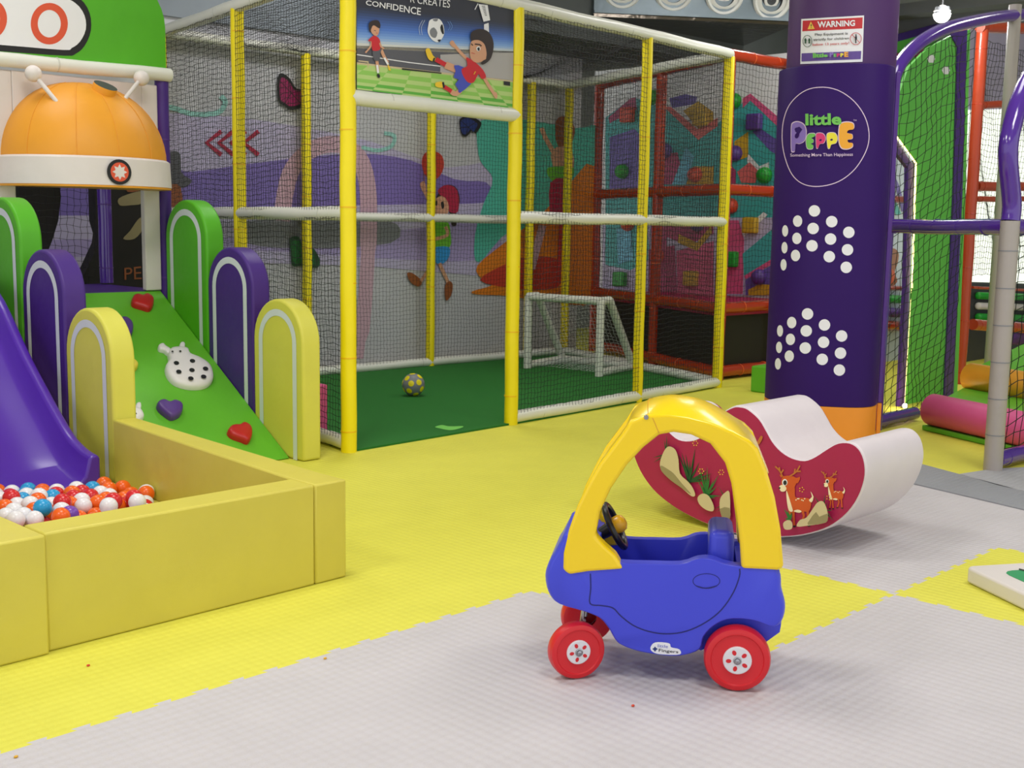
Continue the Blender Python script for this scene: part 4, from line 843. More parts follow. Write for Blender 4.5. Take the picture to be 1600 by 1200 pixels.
def deer(zf, ox, oy, k):
    t = lambda pts: zf([(ox+x*k, oy+y*k) for x, y in pts])
    for leg in ([(30, 260), (35, 320), (25, 385)], [(55, 260), (55, 320), (60, 385)], [(105, 270), (120, 320), (100, 375)], [(140, 250), (145, 320), (150, 380)]): A_.stroke(t(leg), [4.5*k, 3.4*k, 3*k], 'p_deer'); e = t([leg[-1]])[0]; A_.ell(e, 2.6*k, 1.6*k, 'p_black', n=8)
    A_.poly(t([(20, 140), (60, 135), (65, 200), (100, 205), (150, 210), (165, 240), (150, 290), (90, 290), (30, 300), (15, 230)]), 'p_deer', 3)
    A_.poly(t([(10, 160), (25, 200), (40, 250), (50, 290), (25, 285), (12, 220)]), 'p_deerl', 3); A_.poly(t([(55, 290), (90, 300), (105, 290), (80, 280)]), 'p_deerl', 3); A_.poly(t([(150, 220), (170, 200), (160, 165), (180, 200), (168, 235)]), 'p_deerl', 2)
    A_.poly(t([(-20, 90), (0, 70), (45, 70), (75, 90), (60, 140), (20, 160), (-20, 150)]), 'p_deer', 3); A_.poly(t([(50, 95), (95, 75), (85, 110), (65, 115)]), 'p_deer', 2); A_.poly(t([(-25, 80), (-35, 60), (0, 72)]), 'p_deer', 0)
    A_.poly(t([(-35, 135), (-10, 125), (10, 145), (0, 165), (-25, 165)]), 'p_deerl', 3); A_.ell(t([(0, 110)])[0], 4.2*k, 5.2*k, 'p_white'); A_.ell(t([(1, 112)])[0], 2.8*k, 3.8*k, 'p_black'); A_.ell(t([(-33, 145)])[0], 1.5*k, 1.5*k, 'p_black')
    for x in (70, 88, 106, 124, 80, 115): A_.ell(t([(x, 212+(x % 4)*4)])[0], 1.1*k, 1.1*k, 'p_deerl', n=8)
    for an in ([(-15, 75), (-30, 40), (-60, 10)], [(-30, 45), (-35, 15)], [(-25, 55), (-8, 30)], [(30, 72), (70, 45), (95, 5)], [(60, 50), (65, 25)], [(75, 42), (100, 40)]): A_.stroke(cr(t(an), 3, False), 2.3*k, 'p_antler')
A_.build('rocks_print', rk); A_ = Art(lambda u, v, o=0: fr_(u, v, o+.02*.1), .00012); deer(z5, 505, 505, 1.0); A_.build('deer_print', rk); A_ = Art(lambda u, v, o=0: fr_(u, v, o+.02*.1), .00012); deer(z5, 770, 540, .62); A_.build('deer_print', rk); A_ = Art(lambda u, v, o=0: fr_(u, v, o+.02*.1), .0003)
for c in ((610, 660), (780, 710)): 
    for k in range(5): a = k*1.26; q = z5([(c[0]+14*math.cos(a), c[1]+14*math.sin(a))])[0]; A_.ell(q, .9, .9, 'p_yel', n=8)
A_.stroke(cr(z5([(335, 375), (350, 350), (362, 325)]), 3, False), [3, 5, 5, 5, 5, 4, 3], 'p_antler')
A_.build('sparkle_print', rk)

# ================================================================== PILLAR
pc = dep(1277, 700, 7.0); pc[2] = 0; g_ = pc-V3(CAM[0], CAM[1], 0); g_ /= np.linalg.norm(g_); h_ = V3(g_[1], -g_[0], 0); PR = .318
def prad(th, R=PR): # th 0 = towards camera, +90 = right
    t = (th+math.pi) % (2*math.pi)-math.pi; n = 3.4 if 0 < t < math.pi/2 else 2
    return R/((abs(math.cos(t))**n+abs(math.sin(t))**n)**(1/n))
def ppt(th, z, R=PR, add=0): r = prad(th, R)+add; return pc+(-g_*math.cos(th)+h_*math.sin(th))*r+V3(0, 0, z)
def pillfn(R, flat=False, c=None):
    c = pc if c is None else c
    def f(u, v, off=0):
        d = ray(u, v); d = d/(d@FW); lo, hi = 5.8, 7.1
        for _ in range(26):
            m = (lo+hi)/2; q = CAM+d*m-c; q[2] = 0; th = math.atan2(q@h_, -(q@g_))
            rr = (R if flat else prad(th, R))+off
            if np.linalg.norm(q) > rr: lo = m
            else: hi = m
        return CAM+d*lo
    return f
col = thing('support_column', pc, 'round purple building column with a warning sign, above the purple pad', 'column')
cc = pc+h_*.022; mb = MB(); mb.lathe([(.30, 0), (.30, CEIL-.002)], cc, n=48); mb.build('shaft', 'column_purple', col)
pad_ = thing('column_pad', pc, 'purple padded wrap with an orange foot and dotted arrows around the column', 'column padding')
ths = [2*math.pi*i/72 for i in range(72)]
def wrap(z0, z1, m, name, add=0):
    mb = MB(); vs = [ppt(t, z, add=a+add) for z, a in ((z0, 0), (z1-.01, 0), (z1-.003, -.003), (z1, -.012), (z1, -.06)) for t in ths]
    mb.add(vs, [(r*72+i, r*72+(i+1) % 72, (r+1)*72+(i+1) % 72, (r+1)*72+i) for r in range(4) for i in range(72)]); mb.build(name, m, pad_, smooth=40)
wrap(.315, 2.19, 'pillar_purple', 'upper_wrap'); wrap(.001, .315, 'pillar_orange', 'foot_wrap', .001)
mb = MB(); e_ = ppt(math.radians(72), 0, add=.004); d_ = h_*.9+g_*.3; mb.prism([e_, e_+d_*.028, e_+d_*.028+g_*.03, e_+g_*.03], V3(0, 0, .32), V3(0, 0, 2.17)); mb.build('closure_flap', 'pad_purple', pad_, bevel=.006)
mb = MB(); mb.prism([e_, e_+d_*.028, e_+d_*.028+g_*.03, e_+g_*.03], V3(0, 0, .0), V3(0, 0, .318)); mb.build('closure_flap', 'pillar_orange', pad_, bevel=.006)
zd = Z(1200, 300, 4)
for x, y in [(290, 118), (185, 182), (107, 243), (282, 228), (180, 290), (103, 348), (275, 336), (172, 397), (97, 455), (398, 185), (505, 252), (391, 294), (497, 361), (383, 404), (489, 471),
             (247, 762), (148, 816), (75, 868), (239, 868), (140, 921), (69, 971), (233, 975), (133, 1026), (62, 1074), (353, 831), (460, 900), (347, 939), (453, 1007), (339, 1046), (446, 1113)]:
    rx = 36 if x > 220 else (29 if x > 125 else 19); A_ = Art(pillfn(PR), .0008); A_.ell(zd([(x, y)])[0], rx/4, 9, 'p_white', 0, 18); A_.build('printed_dot', pad_)
A_ = Art(pillfn(PR), .0008); zl = Z(1200, 0, 4)
A_.stroke(cr(zl([(345, 545), (450, 570), (545, 640), (610, 740), (632, 850), (610, 950), (540, 1060), (440, 1135), (320, 1165), (220, 1150), (150, 1090), (105, 980), (88, 860), (100, 740), (145, 640), (235, 565)]), 5), 1.3, 'l_ring', closed=True)
zp = Z(1230, 120, 6.667)
def lp(out, m, hole=None, sm=4):
    P = zp(out); cx = sum(p[0] for p in P)/len(P); cy = sum(p[1] for p in P)/len(P)
    A_.poly([(cx+(x-cx)*1.09, cy+(y-cy)*1.07) for x, y in P], 'l_ring', sm); A_.poly(P, m, sm)
    if hole: A_.poly(zp(hole), 'pillar_purple', sm)
lp([(45, 520), (60, 485), (110, 472), (170, 500), (195, 570), (180, 660), (130, 695), (90, 695), (82, 765), (62, 778), (45, 760), (42, 640)], 'l_purple', [(80, 610), (100, 582), (125, 600), (110, 635), (85, 638)])
lp([(200, 640), (225, 595), (285, 592), (285, 620), (250, 640), (272, 655), (270, 685), (245, 695), (270, 715), (262, 748), (215, 748), (198, 700)], 'l_green')
lp([(302, 600), (330, 585), (375, 595), (398, 640), (380, 690), (340, 700), (322, 742), (305, 735), (300, 660)], 'l_pink', [(332, 660), (350, 648), (360, 660), (345, 670)])
lp([(415, 600), (450, 582), (500, 590), (522, 640), (505, 690), (460, 705), (445, 742), (425, 740), (415, 670)], 'l_yellow', [(448, 655), (465, 645), (476, 656), (460, 666)])
lp([(545, 520), (580, 480), (650, 475), (690, 495), (690, 545), (640, 555), (625, 585), (675, 600), (675, 645), (630, 655), (640, 685), (680, 690), (675, 730), (620, 750), (565, 735), (540, 660)], 'l_orange')
A_.text('little', zp([(188, 385), (562, 378), (566, 500), (190, 508)]), 'l_green', bold=.035)
A_.text('Something More Than Happiness', zp([(32, 800), (684, 790), (684, 835), (32, 842)]), 'l_ring', bold=.005); A_.text('TM', zp([(690, 445), (722, 447), (721, 462), (690, 460)]), 'l_ring')
A_.build('logo_print', pad_)
# warning sign on the shaft
ws = thing('warning_sign', cc-g_*.30+V3(0, 0, 2.4), 'white and red warning sticker wrapped on the purple column', 'sign')
A_ = Art(pillfn(.302, True, cc), .0008); zw = Z(1240, 20, 13.333)
sign_rows = lambda x0, y0, x1, y1: [(x0, y0), (x1, y1)]
A_.quad(zw([(160, 130), (1468, 55), (1435, 1020), (140, 1068)]), 'p_white', 14, 3); A_.quad(zw([(190, 165), (1440, 95), (1432, 325), (182, 385)]), 'w_red', 14, 2); A_.quad(zw([(165, 845), (1410, 795), (1400, 965), (162, 1015)]), 'p_violet2', 14, 2)
A_.poly(zw([(290, 345), (360, 180), (440, 335)]), 'w_yel'); A_.text('!', zw([(355, 235), (375, 235), (375, 315), (355, 317)]), 'p_black'); A_.text('WARNING', zw([(495, 180), (1280, 150), (1280, 275), (500, 310)]), 'p_white', bold=.03)
A_.text('Play Equipment is', zw([(440, 430), (1128, 400), (1128, 468), (445, 495)]), 'p_black', bold=.01); A_.text('strictly for children', zw([(412, 530), (1150, 505), (1150, 560), (415, 605)]), 'p_black', bold=.01); A_.text('below 13 years only!', zw([(392, 635), (1155, 605), (1155, 668), (395, 705)]), 'w_red', bold=.01)
A_.ring(zw([(285, 590)])[0], 7.0, 9, .8, 'p_leafd', 24); A_.ring(zw([(1297, 540)])[0], 8.6, 9.3, .9, 'w_red', 24); A_.stroke(zw([(1215, 455), (1380, 625)]), .9, 'w_red')
for x in (245, 325): A_.ell(zw([(x, 550)])[0], 1.3, 1.5, 'p_leafd'); A_.stroke(zw([(x, 565), (x, 640)]), 2.4, 'p_leafd'); A_.stroke(zw([(x-22, 560), (x, 600), (x+22, 560)]), .9, 'p_leafd')
A_.ell(zw([(1300, 465)])[0], 1.2, 1.4, 'p_black'); A_.stroke(zw([(1300, 485), (1300, 560)]), 3.2, 'p_black'); A_.stroke(zw([(1295, 560), (1295, 635)]), 2.0, 'p_black')
A_.text('little', zw([(400, 835), (715, 850), (712, 920), (402, 940)]), 'l_green', bold=.05)
for ch, x0, x1, m, y0 in (('P', 752, 830, 'l_purple', 815), ('E', 835, 890, 'l_green', 850), ('P', 900, 965, 'l_pink', 845), ('P', 975, 1040, 'l_yellow', 840), ('E', 1055, 1140, 'l_orange', 815)): A_.text(ch, zw([(x0, y0), (x1, y0), (x1, 918), (x0, 920)]), m, bold=.05)
A_.build('sticker', ws)

# ================================================================== BOARD, GREEN BLOCK
bt = .062; A0 = onZ(1508, 884, bt); B0 = onZ(1600, 927, bt); C0 = onZ(1600, 874, bt)
eb = (B0-A0)/np.linalg.norm(B0-A0); ec = V3(-eb[1], eb[0], 0); ec = ec if ec@(C0-A0) > 0 else -ec
def hb(x, y): return A0+eb*x+ec*y
def rr(x0, y0, x1, y1, r): 
    o = []
    for cx, cy, a0 in ((x1-r, y1-r, 0), (x0+r, y1-r, 90), (x0+r, y0+r, 180), (x1-r, y0+r, 270)): o += [(cx+r*math.cos(math.radians(a0+t)), cy+r*math.sin(math.radians(a0+t))) for t in (0, 30, 60, 90)]
    return o
gb = thing('padded_board', hb(.4, .3)*V3(1, 1, 0), 'white padded floor board with a green printed centre at the right edge', 'play board')
mb = MB(); mb.prism([hb(x, y) for x, y in rr(0, 0, .9, .75, .03)], V3(0, 0, -bt+.002), V3(0, 0, 0)); mb.build('pad', 'pad_white', gb, bevel=.01, seg=3)
mb = MB(); mb.prism([hb(x, y) for x, y in rr(.09, .085, .81, .67, .05)], V3(0, 0, .0003), V3(0, 0, .0015)); mb.build('print', 'p_cardgreen', gb, smooth=0)
A_ = Art(planefn((0, 0, bt+.002), (0, 0, 1)), .0006); A_.stroke([(1592, 889), (1604, 892)], 2.2, 'p_black'); A_.build('lettering', gb)
mb = MB(); c1 = onZ(1172, 612); mb.box((c1[0]+.0, c1[1]-.45, 0), (c1[0]+.5, c1[1], .21)); tag(mb.build('foam_block', 'pad_green', bevel=.012), 'small green foam block left of the column foot', 'foam block')

# ================================================================== CLIMBING DRUM (orange frame)
DT = 2.72; dA = V3(*onZ(1121, 594)[:2], 0); dF = onZ(937, 133, DT); dF[2] = 0; dB = onZ(1262, 107, DT); dB[2] = 0
dM = dA+(dF-dA)*.47
drum = thing('climbing_enclosure', (dA+dF)/2, 'dark orange padded frame with nets around the climbing wall behind the cage', 'climbing frame')
for a, b in ((dA, dF), (dA, dB)):
    for h in (DT, 1.62, .62, .07): rail(zz(a, h), zz(b, h), .05, 'rail', ('tube_orange', 'tube_ring'), drum, .35)
for q in (dA, dM, dF, dB): post(q, DT, .05, 0, 'post', ('tube_orange', 'tube_ring'), drum)
for a, b in ((dA, dF), (dA, dB)):
    d = b-a; mb = MB(); mb.prism([zz(a, .1), zz(b, .1), zz(b, .58), zz(a, .58)], V3(0, 0, 0)+FW*V3(1, 1, 0)*.03, FW*V3(1, 1, 0)*.05); mb.build('skirt_panel', 'board_black', drum, smooth=0)
    facenet(a, b, .66, DT, .047, seed=11, parent=drum, r=.0018)
for k, (a, b) in enumerate(((dA, dM), (dM, dF))):
    d = (b-a); L = np.linalg.norm(d); d /= L; vs = []; nx, nz = 14, 20
    for j in range(nz+1):
        for i in range(nx+1): vs.append(a+d*(.06+(L-.12)*i/nx)+V3(0, 0, .7+.88*j/nz*(DT-.8)/.88*.98)+FW*V3(1, 1, 0)*(.05+.012*math.sin(i*1.9+j*.6+k)+.008*math.sin(j*1.7)))
    mb = MB(); mb.add(vs, [(j*(nx+1)+i, j*(nx+1)+i+1, (j+1)*(nx+1)+i+1, (j+1)*(nx+1)+i) for j in range(nz) for i in range(nx)]); mb.build('clear_curtain', 'vinyl_clear', drum, smooth=180)
W1 = dep(925, 300, 12.95); W2 = dep(1275, 300, 11.15); W1[2] = W2[2] = 0; wn = np.cross(W2-W1, V3(0, 0, 1)); wn /= np.linalg.norm(wn); wn = wn if wn@(CAM-W1) > 0 else -wn
cw = thing('climbing_wall', (W1+W2)/2, 'colourful patterned climbing wall behind the orange frame', 'climbing wall')
mb = MB(); mb.prism([zz(W1, .6), zz(W2, .6), zz(W2, 2.95), zz(W1, 2.95)], V3(0, 0, 0), -wn*.06); mb.build('board', 'p_white', cw, smooth=0)
mb = MB(); mb.prism([zz(dA, .60), zz(dB, .60), zz(W2, .60), zz(W1, .60), zz(dF, .60)], V3(0, 0, -.05), V3(0, 0, .02)); mb.build('deck_mat', 'pink', drum, smooth=0)
fw_ = planefn(W1+wn*.002, wn); A_ = Art(fw_, .0008); zu = Z(920, 80, 4.616); zv = Z(920, 340, 4.616)
def wp(zf, pts, m): A_.poly(zf(pts), m, 0)
wp(zu, [(120, 480), (320, 330), (560, 420), (780, 620), (930, 520), (1160, 330), (1340, 500), (1420, 560), (1420, 1200), (120, 1200)], 'p_mteal')
wp(zu, [(140, 480), (300, 340), (340, 330), (345, 420), (150, 520)], 'p_mrose'); wp(zu, [(540, 400), (590, 400), (780, 560), (930, 480), (930, 540), (790, 640)], 'p_mcoral'); wp(zu, [(580, 340), (700, 310), (780, 330), (770, 380), (600, 410)], 'p_mpurple'); wp(zu, [(680, 430), (790, 360), (900, 440), (900, 500), (790, 560)], 'hold_mustard')
wp(zu, [(1110, 340), (1165, 305), (1420, 520), (1420, 600), (1165, 355), (1110, 410)], 'p_mpink'); wp(zu, [(150, 620), (330, 560), (400, 640), (400, 1000), (150, 1000)], 'p_mpurple'); wp(zu, [(1180, 580), (1240, 560), (1420, 680), (1420, 780), (1310, 720)], 'p_mpurple')
wp(zu, [(1050, 650), (1150, 580), (1150, 760), (1050, 800)], 'hold_mustard'); wp(zu, [(1150, 740), (1230, 830), (1300, 800), (1300, 860), (1220, 880), (1140, 800)], 'p_white'); wp(zu, [(1070, 870), (1160, 800), (1230, 870), (1200, 950), (1100, 950)], 'p_mcoral')
wp(zu, [(990, 790), (1060, 860), (1060, 960), (990, 960)], 'p_mrose'); wp(zu, [(520, 740), (640, 730), (690, 960), (520, 960)], 'p_mrose'); wp(zu, [(640, 860), (700, 690), (760, 760), (700, 960), (600, 960)], 'p_mblue'); wp(zu, [(760, 830), (900, 830), (900, 960), (700, 960)], 'hold_mustard')
wp(zv, [(100, 0), (1400, 0), (1400, 560), (100, 560)], 'p_lilac'); wp(zv, [(120, 30), (420, 20), (440, 300), (300, 380), (120, 340)], 'p_mteal'); wp(zv, [(430, 230), (620, 200), (640, 560), (430, 560)], 'p_mrose'); wp(zv, [(500, 30), (900, 20), (900, 120), (700, 200), (520, 120)], 'p_mrose')
wp(zv, [(630, 240), (900, 170), (900, 560), (640, 560)], 'p_mpink'); wp(zv, [(990, 20), (1080, 20), (1120, 160), (1110, 550), (980, 550)], 'p_mpink'); wp(zv, [(1110, 260), (1400, 20), (1400, 260), (1120, 430)], 'p_mteal'); wp(zv, [(1120, 420), (1400, 250), (1400, 290), (1130, 445)], 'p_mpink'); wp(zv, [(1130, 450), (1400, 300), (1400, 560), (1130, 560)], 'p_mpurple')
wp(zv, [(1150, 520), (1230, 480), (1400, 490), (1400, 560), (1150, 560)], 'hold_mustard'); wp(zv, [(1100, 100), (1260, -40), (1290, -20), (1120, 140)], 'p_white'); wp(zv, [(650, 120), (780, 180), (880, 60), (890, 110), (780, 240), (640, 180)], 'hold_mustard'); wp(zv, [(200, 80), (300, 60), (320, 300), (210, 340)], 'p_mblue'); wp(zv, [(450, 30), (560, 30), (560, 560), (450, 560)], 'p_mrose')
A_.build('wall_print', cw)
u_w = (W2-W1)/np.linalg.norm(W2-W1)
HN = {'hold_green': 'green', 'hold_orange': 'red', 'hold_purple': 'purple', 'hold_mustard': 'yellow'}
pos_ = lambda u, v: ('top' if v < 215 else 'upper' if v < 300 else 'lower' if v < 390 else 'bottom')+' row, '+('beside the purple column' if u > 1130 else 'left of the last yellow post' if u > 1035 else 'left of the inner orange post')
k = 0
for sh, u, v, m in [('c', 1098, 185, 'hold_mustard'), ('s', 1148, 158, 'hold_green'), ('c', 1182, 191, 'hold_purple'), ('s', 1150, 240, 'hold_purple'), ('s', 1196, 274, 'hold_green'), ('s', 1088, 273, 'hold_orange'), ('s', 974, 268, 'hold_green'), ('c', 984, 180, 'hold_orange'), ('s', 1041, 236, 'hold_purple'),
    ('s', 1143, 322, 'hold_orange'), ('c', 1176, 352, 'hold_mustard'), ('c', 1145, 405, 'hold_green'), ('s', 1188, 433, 'hold_purple'), ('c', 1083, 435, 'hold_mustard'), ('c', 972, 436, 'hold_green'), ('s', 1030, 400, 'hold_orange'), ('s', 983, 350, 'hold_orange'), ('s', 1020, 152, 'hold_green'), ('s', 1092, 350, 'hold_purple')]:
    c = fw_(u, v); mb = MB(); s_ = .078
    if sh == 's': mb.lathe([(s_, -.0), (s_, .03), (s_*.85, .065), (s_*.5, .088), (.001, .094)], c+wn*.003, wn, 22); o = mb.build('wall_hold', m, smooth=60)
    else: P = [c+u_w*a*s_+V3(0, 0, b*s_) for a, b in ((-1, -1), (1, -1), (1, 1), (-1, 1))]; mb.prism(P, wn*.003, wn*.085); o = mb.build('wall_hold', m, bevel=.018, seg=3)
    tag(o, '%s %s hold on patterned wall, %s' % (HN[m], 'square' if sh == 'c' else 'round', pos_(u, v)), 'climbing hold', 'holds on the patterned wall')

# ================================================================== RIGHT: PURPLE ARCHED FRAME
YA = -1.66
af = thing('arch_frame', onY(1383, 672, YA), 'glossy purple arched tube frame with netting beside the column', 'tube frame')
arcp = [onY(u, v, YA) for u, v in [(1386, 345), (1391, 170), (1394, 132), (1404, 104), (1424, 78), (1450, 58), (1480, 44), (1520, 34), (1565, 26), (1615, 22)]]
arcp = [V3(arcp[0][0], YA, .0), V3(arcp[0][0], YA, 1.0)]+[V3(p[0], YA, p[2]) for p in arcp]; arcp[2][0] = arcp[0][0]
sm = cr(arcp, 6, False); mb = MB(); mb.tube(sm, .044, 14); 
mb.build('arch_tube', ['tube_purple'], af, smooth=60)
mb = MB(); mb.pole(V3(arcp[0][0], YA, .05), V3(3.62, YA, .05), .044, ring=.3); mb.build('bottom_rail', ['tube_purple', 'tube_ring2' if False else 'tube_purple'], af)
ax_ = [p[0] for p in sm]; az_ = [p[2] for p in sm]
def under(p):
    zmax = np.interp(p[0], ax_[6:], az_[6:]); return p[2] < zmax-.03
netobj(af, 'net_green', O=V3(arcp[0][0]+.03, YA, -.32), U=V3(1, 0, 0), V=V3(0, 0, 1), w_=1.12, h=3.25, cell=.078, cellv=.064, shear=.32, keep=lambda p: .05 < p[2] and under(p), amp=.02, r=.0026, skew=.0)
# near grey post with purple arch
gp0 = V3(*onZ(1551, 735)[:2], 0)
gf = thing('padded_gate_frame', gp0, 'grey padded post rising into a glossy purple arch at the right edge', 'tube frame')
def gpost(a, z0, z1, name, r=.05, par=gf):
    mb = MB(); z = z0; k = 0
    mb.tube([zz(a, z0), zz(a, z1)], r, 16)
    t = z0+.2
    while t < z1-.05: mb.tube([zz(a, t-.003), zz(a, t+.003)], r+.0015, 16, 1); t += .2
    return mb.build(name, ['post_grey', 'p_grey'], par)
gpost(gp0, 0, 1.36, 'grey_sleeve')
YG = gp0[1]
arc2 = [gp0+V3(0, 0, 1.36), gp0+V3(0, 0, 1.46)]+[V3(*q) for q in [onY(u, v, YG) for u, v in [(1575, 240), (1583, 190), (1596, 150), (1612, 118), (1636, 90)]]]
mb = MB(); mb.tube(cr(arc2, 6, False), .05, 16); mb.build('arch_tube', 'tube_purple', gf, smooth=60)
r0 = zz(V3(arcp[0][0], YA, 0), 1.325); mb = MB(); mb.pole(r0, zz(gp0, 1.325), .045, ring=.25); mb.build('cross_rail', ['tube_purple', 'tube_purple'], gf)
mb = MB(); mb.pole(zz(gp0, 1.325), zz(gp0, 1.325)+V3(1.2, -.2, 0), .045); mb.build('cross_rail', ['tube_purple', 'tube_purple'], gf)
mb = MB(); mb.pole(zz(gp0, .055)+V3(.04, 0, 0), zz(gp0, .055)+V3(1.3, -.1, 0), .045); mb.build('bottom_rail', ['tube_purple', 'tube_purple'], gf)
netobj(gf, 'net_green', O=zz(gp0, .09)+V3(.05, 0, 0), U=V3(1, -.1, 0)/np.linalg.norm([1, .1]), V=V3(0, 0, 1), w_=1.1, h=1.2, cell=.07, amp=.02, r=.0028, shear=.1)
# far grey post
mb = MB(); fgp = onY(1548, 560, YA); fgp[2] = 0; mb.tube([zz(fgp, 0), zz(fgp, 2.95)], .045, 14); tag(mb.build('grey_post', 'post_grey'), 'tall grey padded post behind the front purple arch at right', 'post')
# green panel with LED edge
YP = -1.28
gpn = thing('green_panel', onY(1455, 650, YP), 'tall green panel with purple trim and a lit hexagonal edge behind the net', 'panel')
def psl(px, y, name, m, th=.02, par=gpn, **k):
    P = [onY(u, v, y) for u, v in px]; mb = MB(); mb.prism(P, V3(0, 0, 0), V3(0, th, 0)); return mb.build(name, m, par, smooth=0, **k)
psl([(1404, 150), (1420, 105), (1450, 75), (1488, 55), (1516, 46), (1509, 300), (1494, 655), (1417, 655), (1426, 450), (1435, 255), (1398, 205)], YP, 'sheet', 'panel_green')
psl([(1498, 30), (1512, 30), (1504, 300), (1488, 655), (1474, 655), (1490, 300)], YP-.012, 'trim', 'pad_purple_deep', .01); psl([(1481, 45), (1500, 45), (1500, 80)], YP-.011, 'trim', 'pad_purple_deep', .008)
psl([(1380, 205), (1390, 203), (1427, 258), (1421, 450), (1412, 655), (1404, 655), (1415, 450), (1419, 262), (1380, 212)], YP-.012, 'trim', 'pad_purple_deep', .03)
A_ = Art(planefn((0, YP-.002, 0), (0, -1, 0)), .001)
for c in ((1455, 92), (1478, 110)): A_.ell(c, 6.5, 7, 'p_white', n=6)
A_.build('white_mark', gpn)
mb = MB(); mb.tube([onY(u, v, YP-.02) for u, v in [(1380, 187), (1393, 203), (1431, 255), (1425, 450)]], .0065, 8); mb.tube([onY(u, v, YP-.02) for u, v in [(1424, 452), (1413, 640)]], .0012, 6); mb.build('led_strip', 'led', gpn, smooth=0)
fl_ = bpy.data.lights.new('spot_glow', 'POINT'); fl_.energy = 2.5; fl_.color = (1, .75, .4); fl_.shadow_soft_size = .03; lo = bpy.data.objects.new('spot_glow', fl_); lo.location = tuple(onY(1414, 632, YP-.12)); sc.collection.objects.link(lo)
mb = MB(); q = onY(1414, 634, YP-.1); mb.sphere(q, .018, 12); tag(mb.build('floor_light', 'lamp'), 'small warm light at the foot of the green panel', 'lamp')
# behind the hexagonal opening
yb = .2
def misc(px, y, name, m, label, cat, th=.03):
    P = [onY(u, v, y) for u, v in px]; mb = MB(); mb.prism(P, V3(0, 0, 0), V3(0, th, 0)); return tag(mb.build(name, m, smooth=0), label, cat)
misc([(1340, 180), (1425, 180), (1425, 632), (1340, 630)], yb, 'white_partition', 'p_sky4', 'pale partition panel seen through the net beside the column', 'partition')
A_ = Art(planefn((0, yb-.002, 0), (0, -1, 0)), .001); A_.poly([(1386, 395), (1396, 388), (1404, 395), (1403, 410), (1398, 425), (1402, 440), (1390, 448), (1384, 430)], 'p_brown', 3); A_.poly([(1388, 420), (1398, 425), (1395, 442), (1386, 440)], 'p_deer', 3)
A_.stroke(cr([(1390, 270), (1402, 290), (1412, 330)], 3, False), 6, 'p_mpurple'); A_.stroke(cr([(1388, 300), (1398, 320), (1404, 335)], 3, False), 8, 'p_mteal'); tag(A_.build('partition_print'), 'brown and teal printed figure on the pale partition beside the column', 'print')
def roller(u0, v0, u1, v1, y, r, m, label, cat='roller', D=None):
    if D is None: a, b = onY(u0, v0, y), onY(u1, v1, y)
    else: a, b = dep(u0, v0, D[0]), dep(u1, v1, D[1])
    mb = MB(); d = (b-a)/np.linalg.norm(b-a); e = min(.02, r*.3); mb.tube([a, a+d*e, b-d*e, b], [r-e, r, r, r-e], 28); return tag(mb.build('padded_roller', m, smooth=60), label, cat)
for v, m, n_ in ((310, 'tube_orange', 'orange'), (449, 'tube_orange', 'thin orange'), (466, 'hold_green', 'green'), (487, 'pad_purple', 'purple'), (508, 'tube_orange', 'thick orange')):
    roller(1340, v-2, 1412, v+2, yb-.05, {310: .035, 449: .024, 466: .04, 487: .045, 508: .05}[v], m, n_+' padded bar beside the column, '+{310: 'topmost', 449: 'second from the top', 466: 'third from the top', 487: 'fourth from the top', 508: 'lowest'}[v], 'padded bar')
# orange frame and lit window behind
YO = -1.02
of = thing('orange_frame', onY(1512, 560, YO), 'dark orange padded play frame behind the green panel at right', 'tube frame')
def ob(u0, v0, u1, v1, r=.045, y=YO, name='rail', ms=('tube_red', 'tube_orange')): mb = MB(); mb.pole(onY(u0, v0, y), onY(u1, v1, y), r, ring=.4); mb.build(name, list(ms), of)
pz = onY(1521, 42, YO)[2]; pxx = onY(1512, 400, YO)[0]; mb = MB(); mb.pole(V3(pxx, YO, 0), V3(pxx, YO, pz), .048, ring=.45); mb.build('post', ['tube_red', 'tube_orange'], of)
ob(1531, 42, 1640, 46, .045); ob(1529, 165, 1640, 160, .032); ob(1525, 291, 1640, 292, .042); ob(1524, 311, 1640, 311, .025); ob(1520, 449, 1640, 455, .012); ob(1520, 507, 1640, 515, .048)
YW = -.35
lw = misc([(1515, 172), (1680, 168), (1680, 445), (1505, 440)], YW, 'lit_window', 'window_light', 'bright white window glowing behind the net at right', 'window')
misc([(1515, 45), (1680, 40), (1680, 170), (1513, 172)], YW+.02, 'backdrop_board', 'p_lilac', 'grey lilac panel above the bright window at right', 'panel')
misc([(1505, 438), (1680, 445), (1680, 640), (1495, 640)], YW+.02, 'dark_panel', 'dark_grey', 'dark panel below the bright window at right', 'panel')
for k, (v, m, lab) in enumerate(((462, 'hold_green', 'upper dark green padded bar below the bright window'), (478, 'pad_white', 'white padded bar between the two green ones below the bright window'), (495, 'hold_green', 'lower dark green padded bar below the bright window'))): roller(1528, v, 1660, v+4, YW-.02, .036, m, lab, 'padded bar')
roller(1572, 520, 1660, 526, YW-.5, .11, 'pad_purple', 'thick purple padded roller at the right edge behind the grey post')
nt_ = netobj(None, 'net_black', 'window_net', O=onY(1500, 560, YW-.35)*V3(1, 1, 0)+V3(0, 0, .9), U=V3(1, 0, 0), V=V3(0, 0, 1), w_=1.5, h=2.1, cell=.05, amp=.03, r=.0025); tag(nt_, 'black net in front of the bright window at right', 'net')
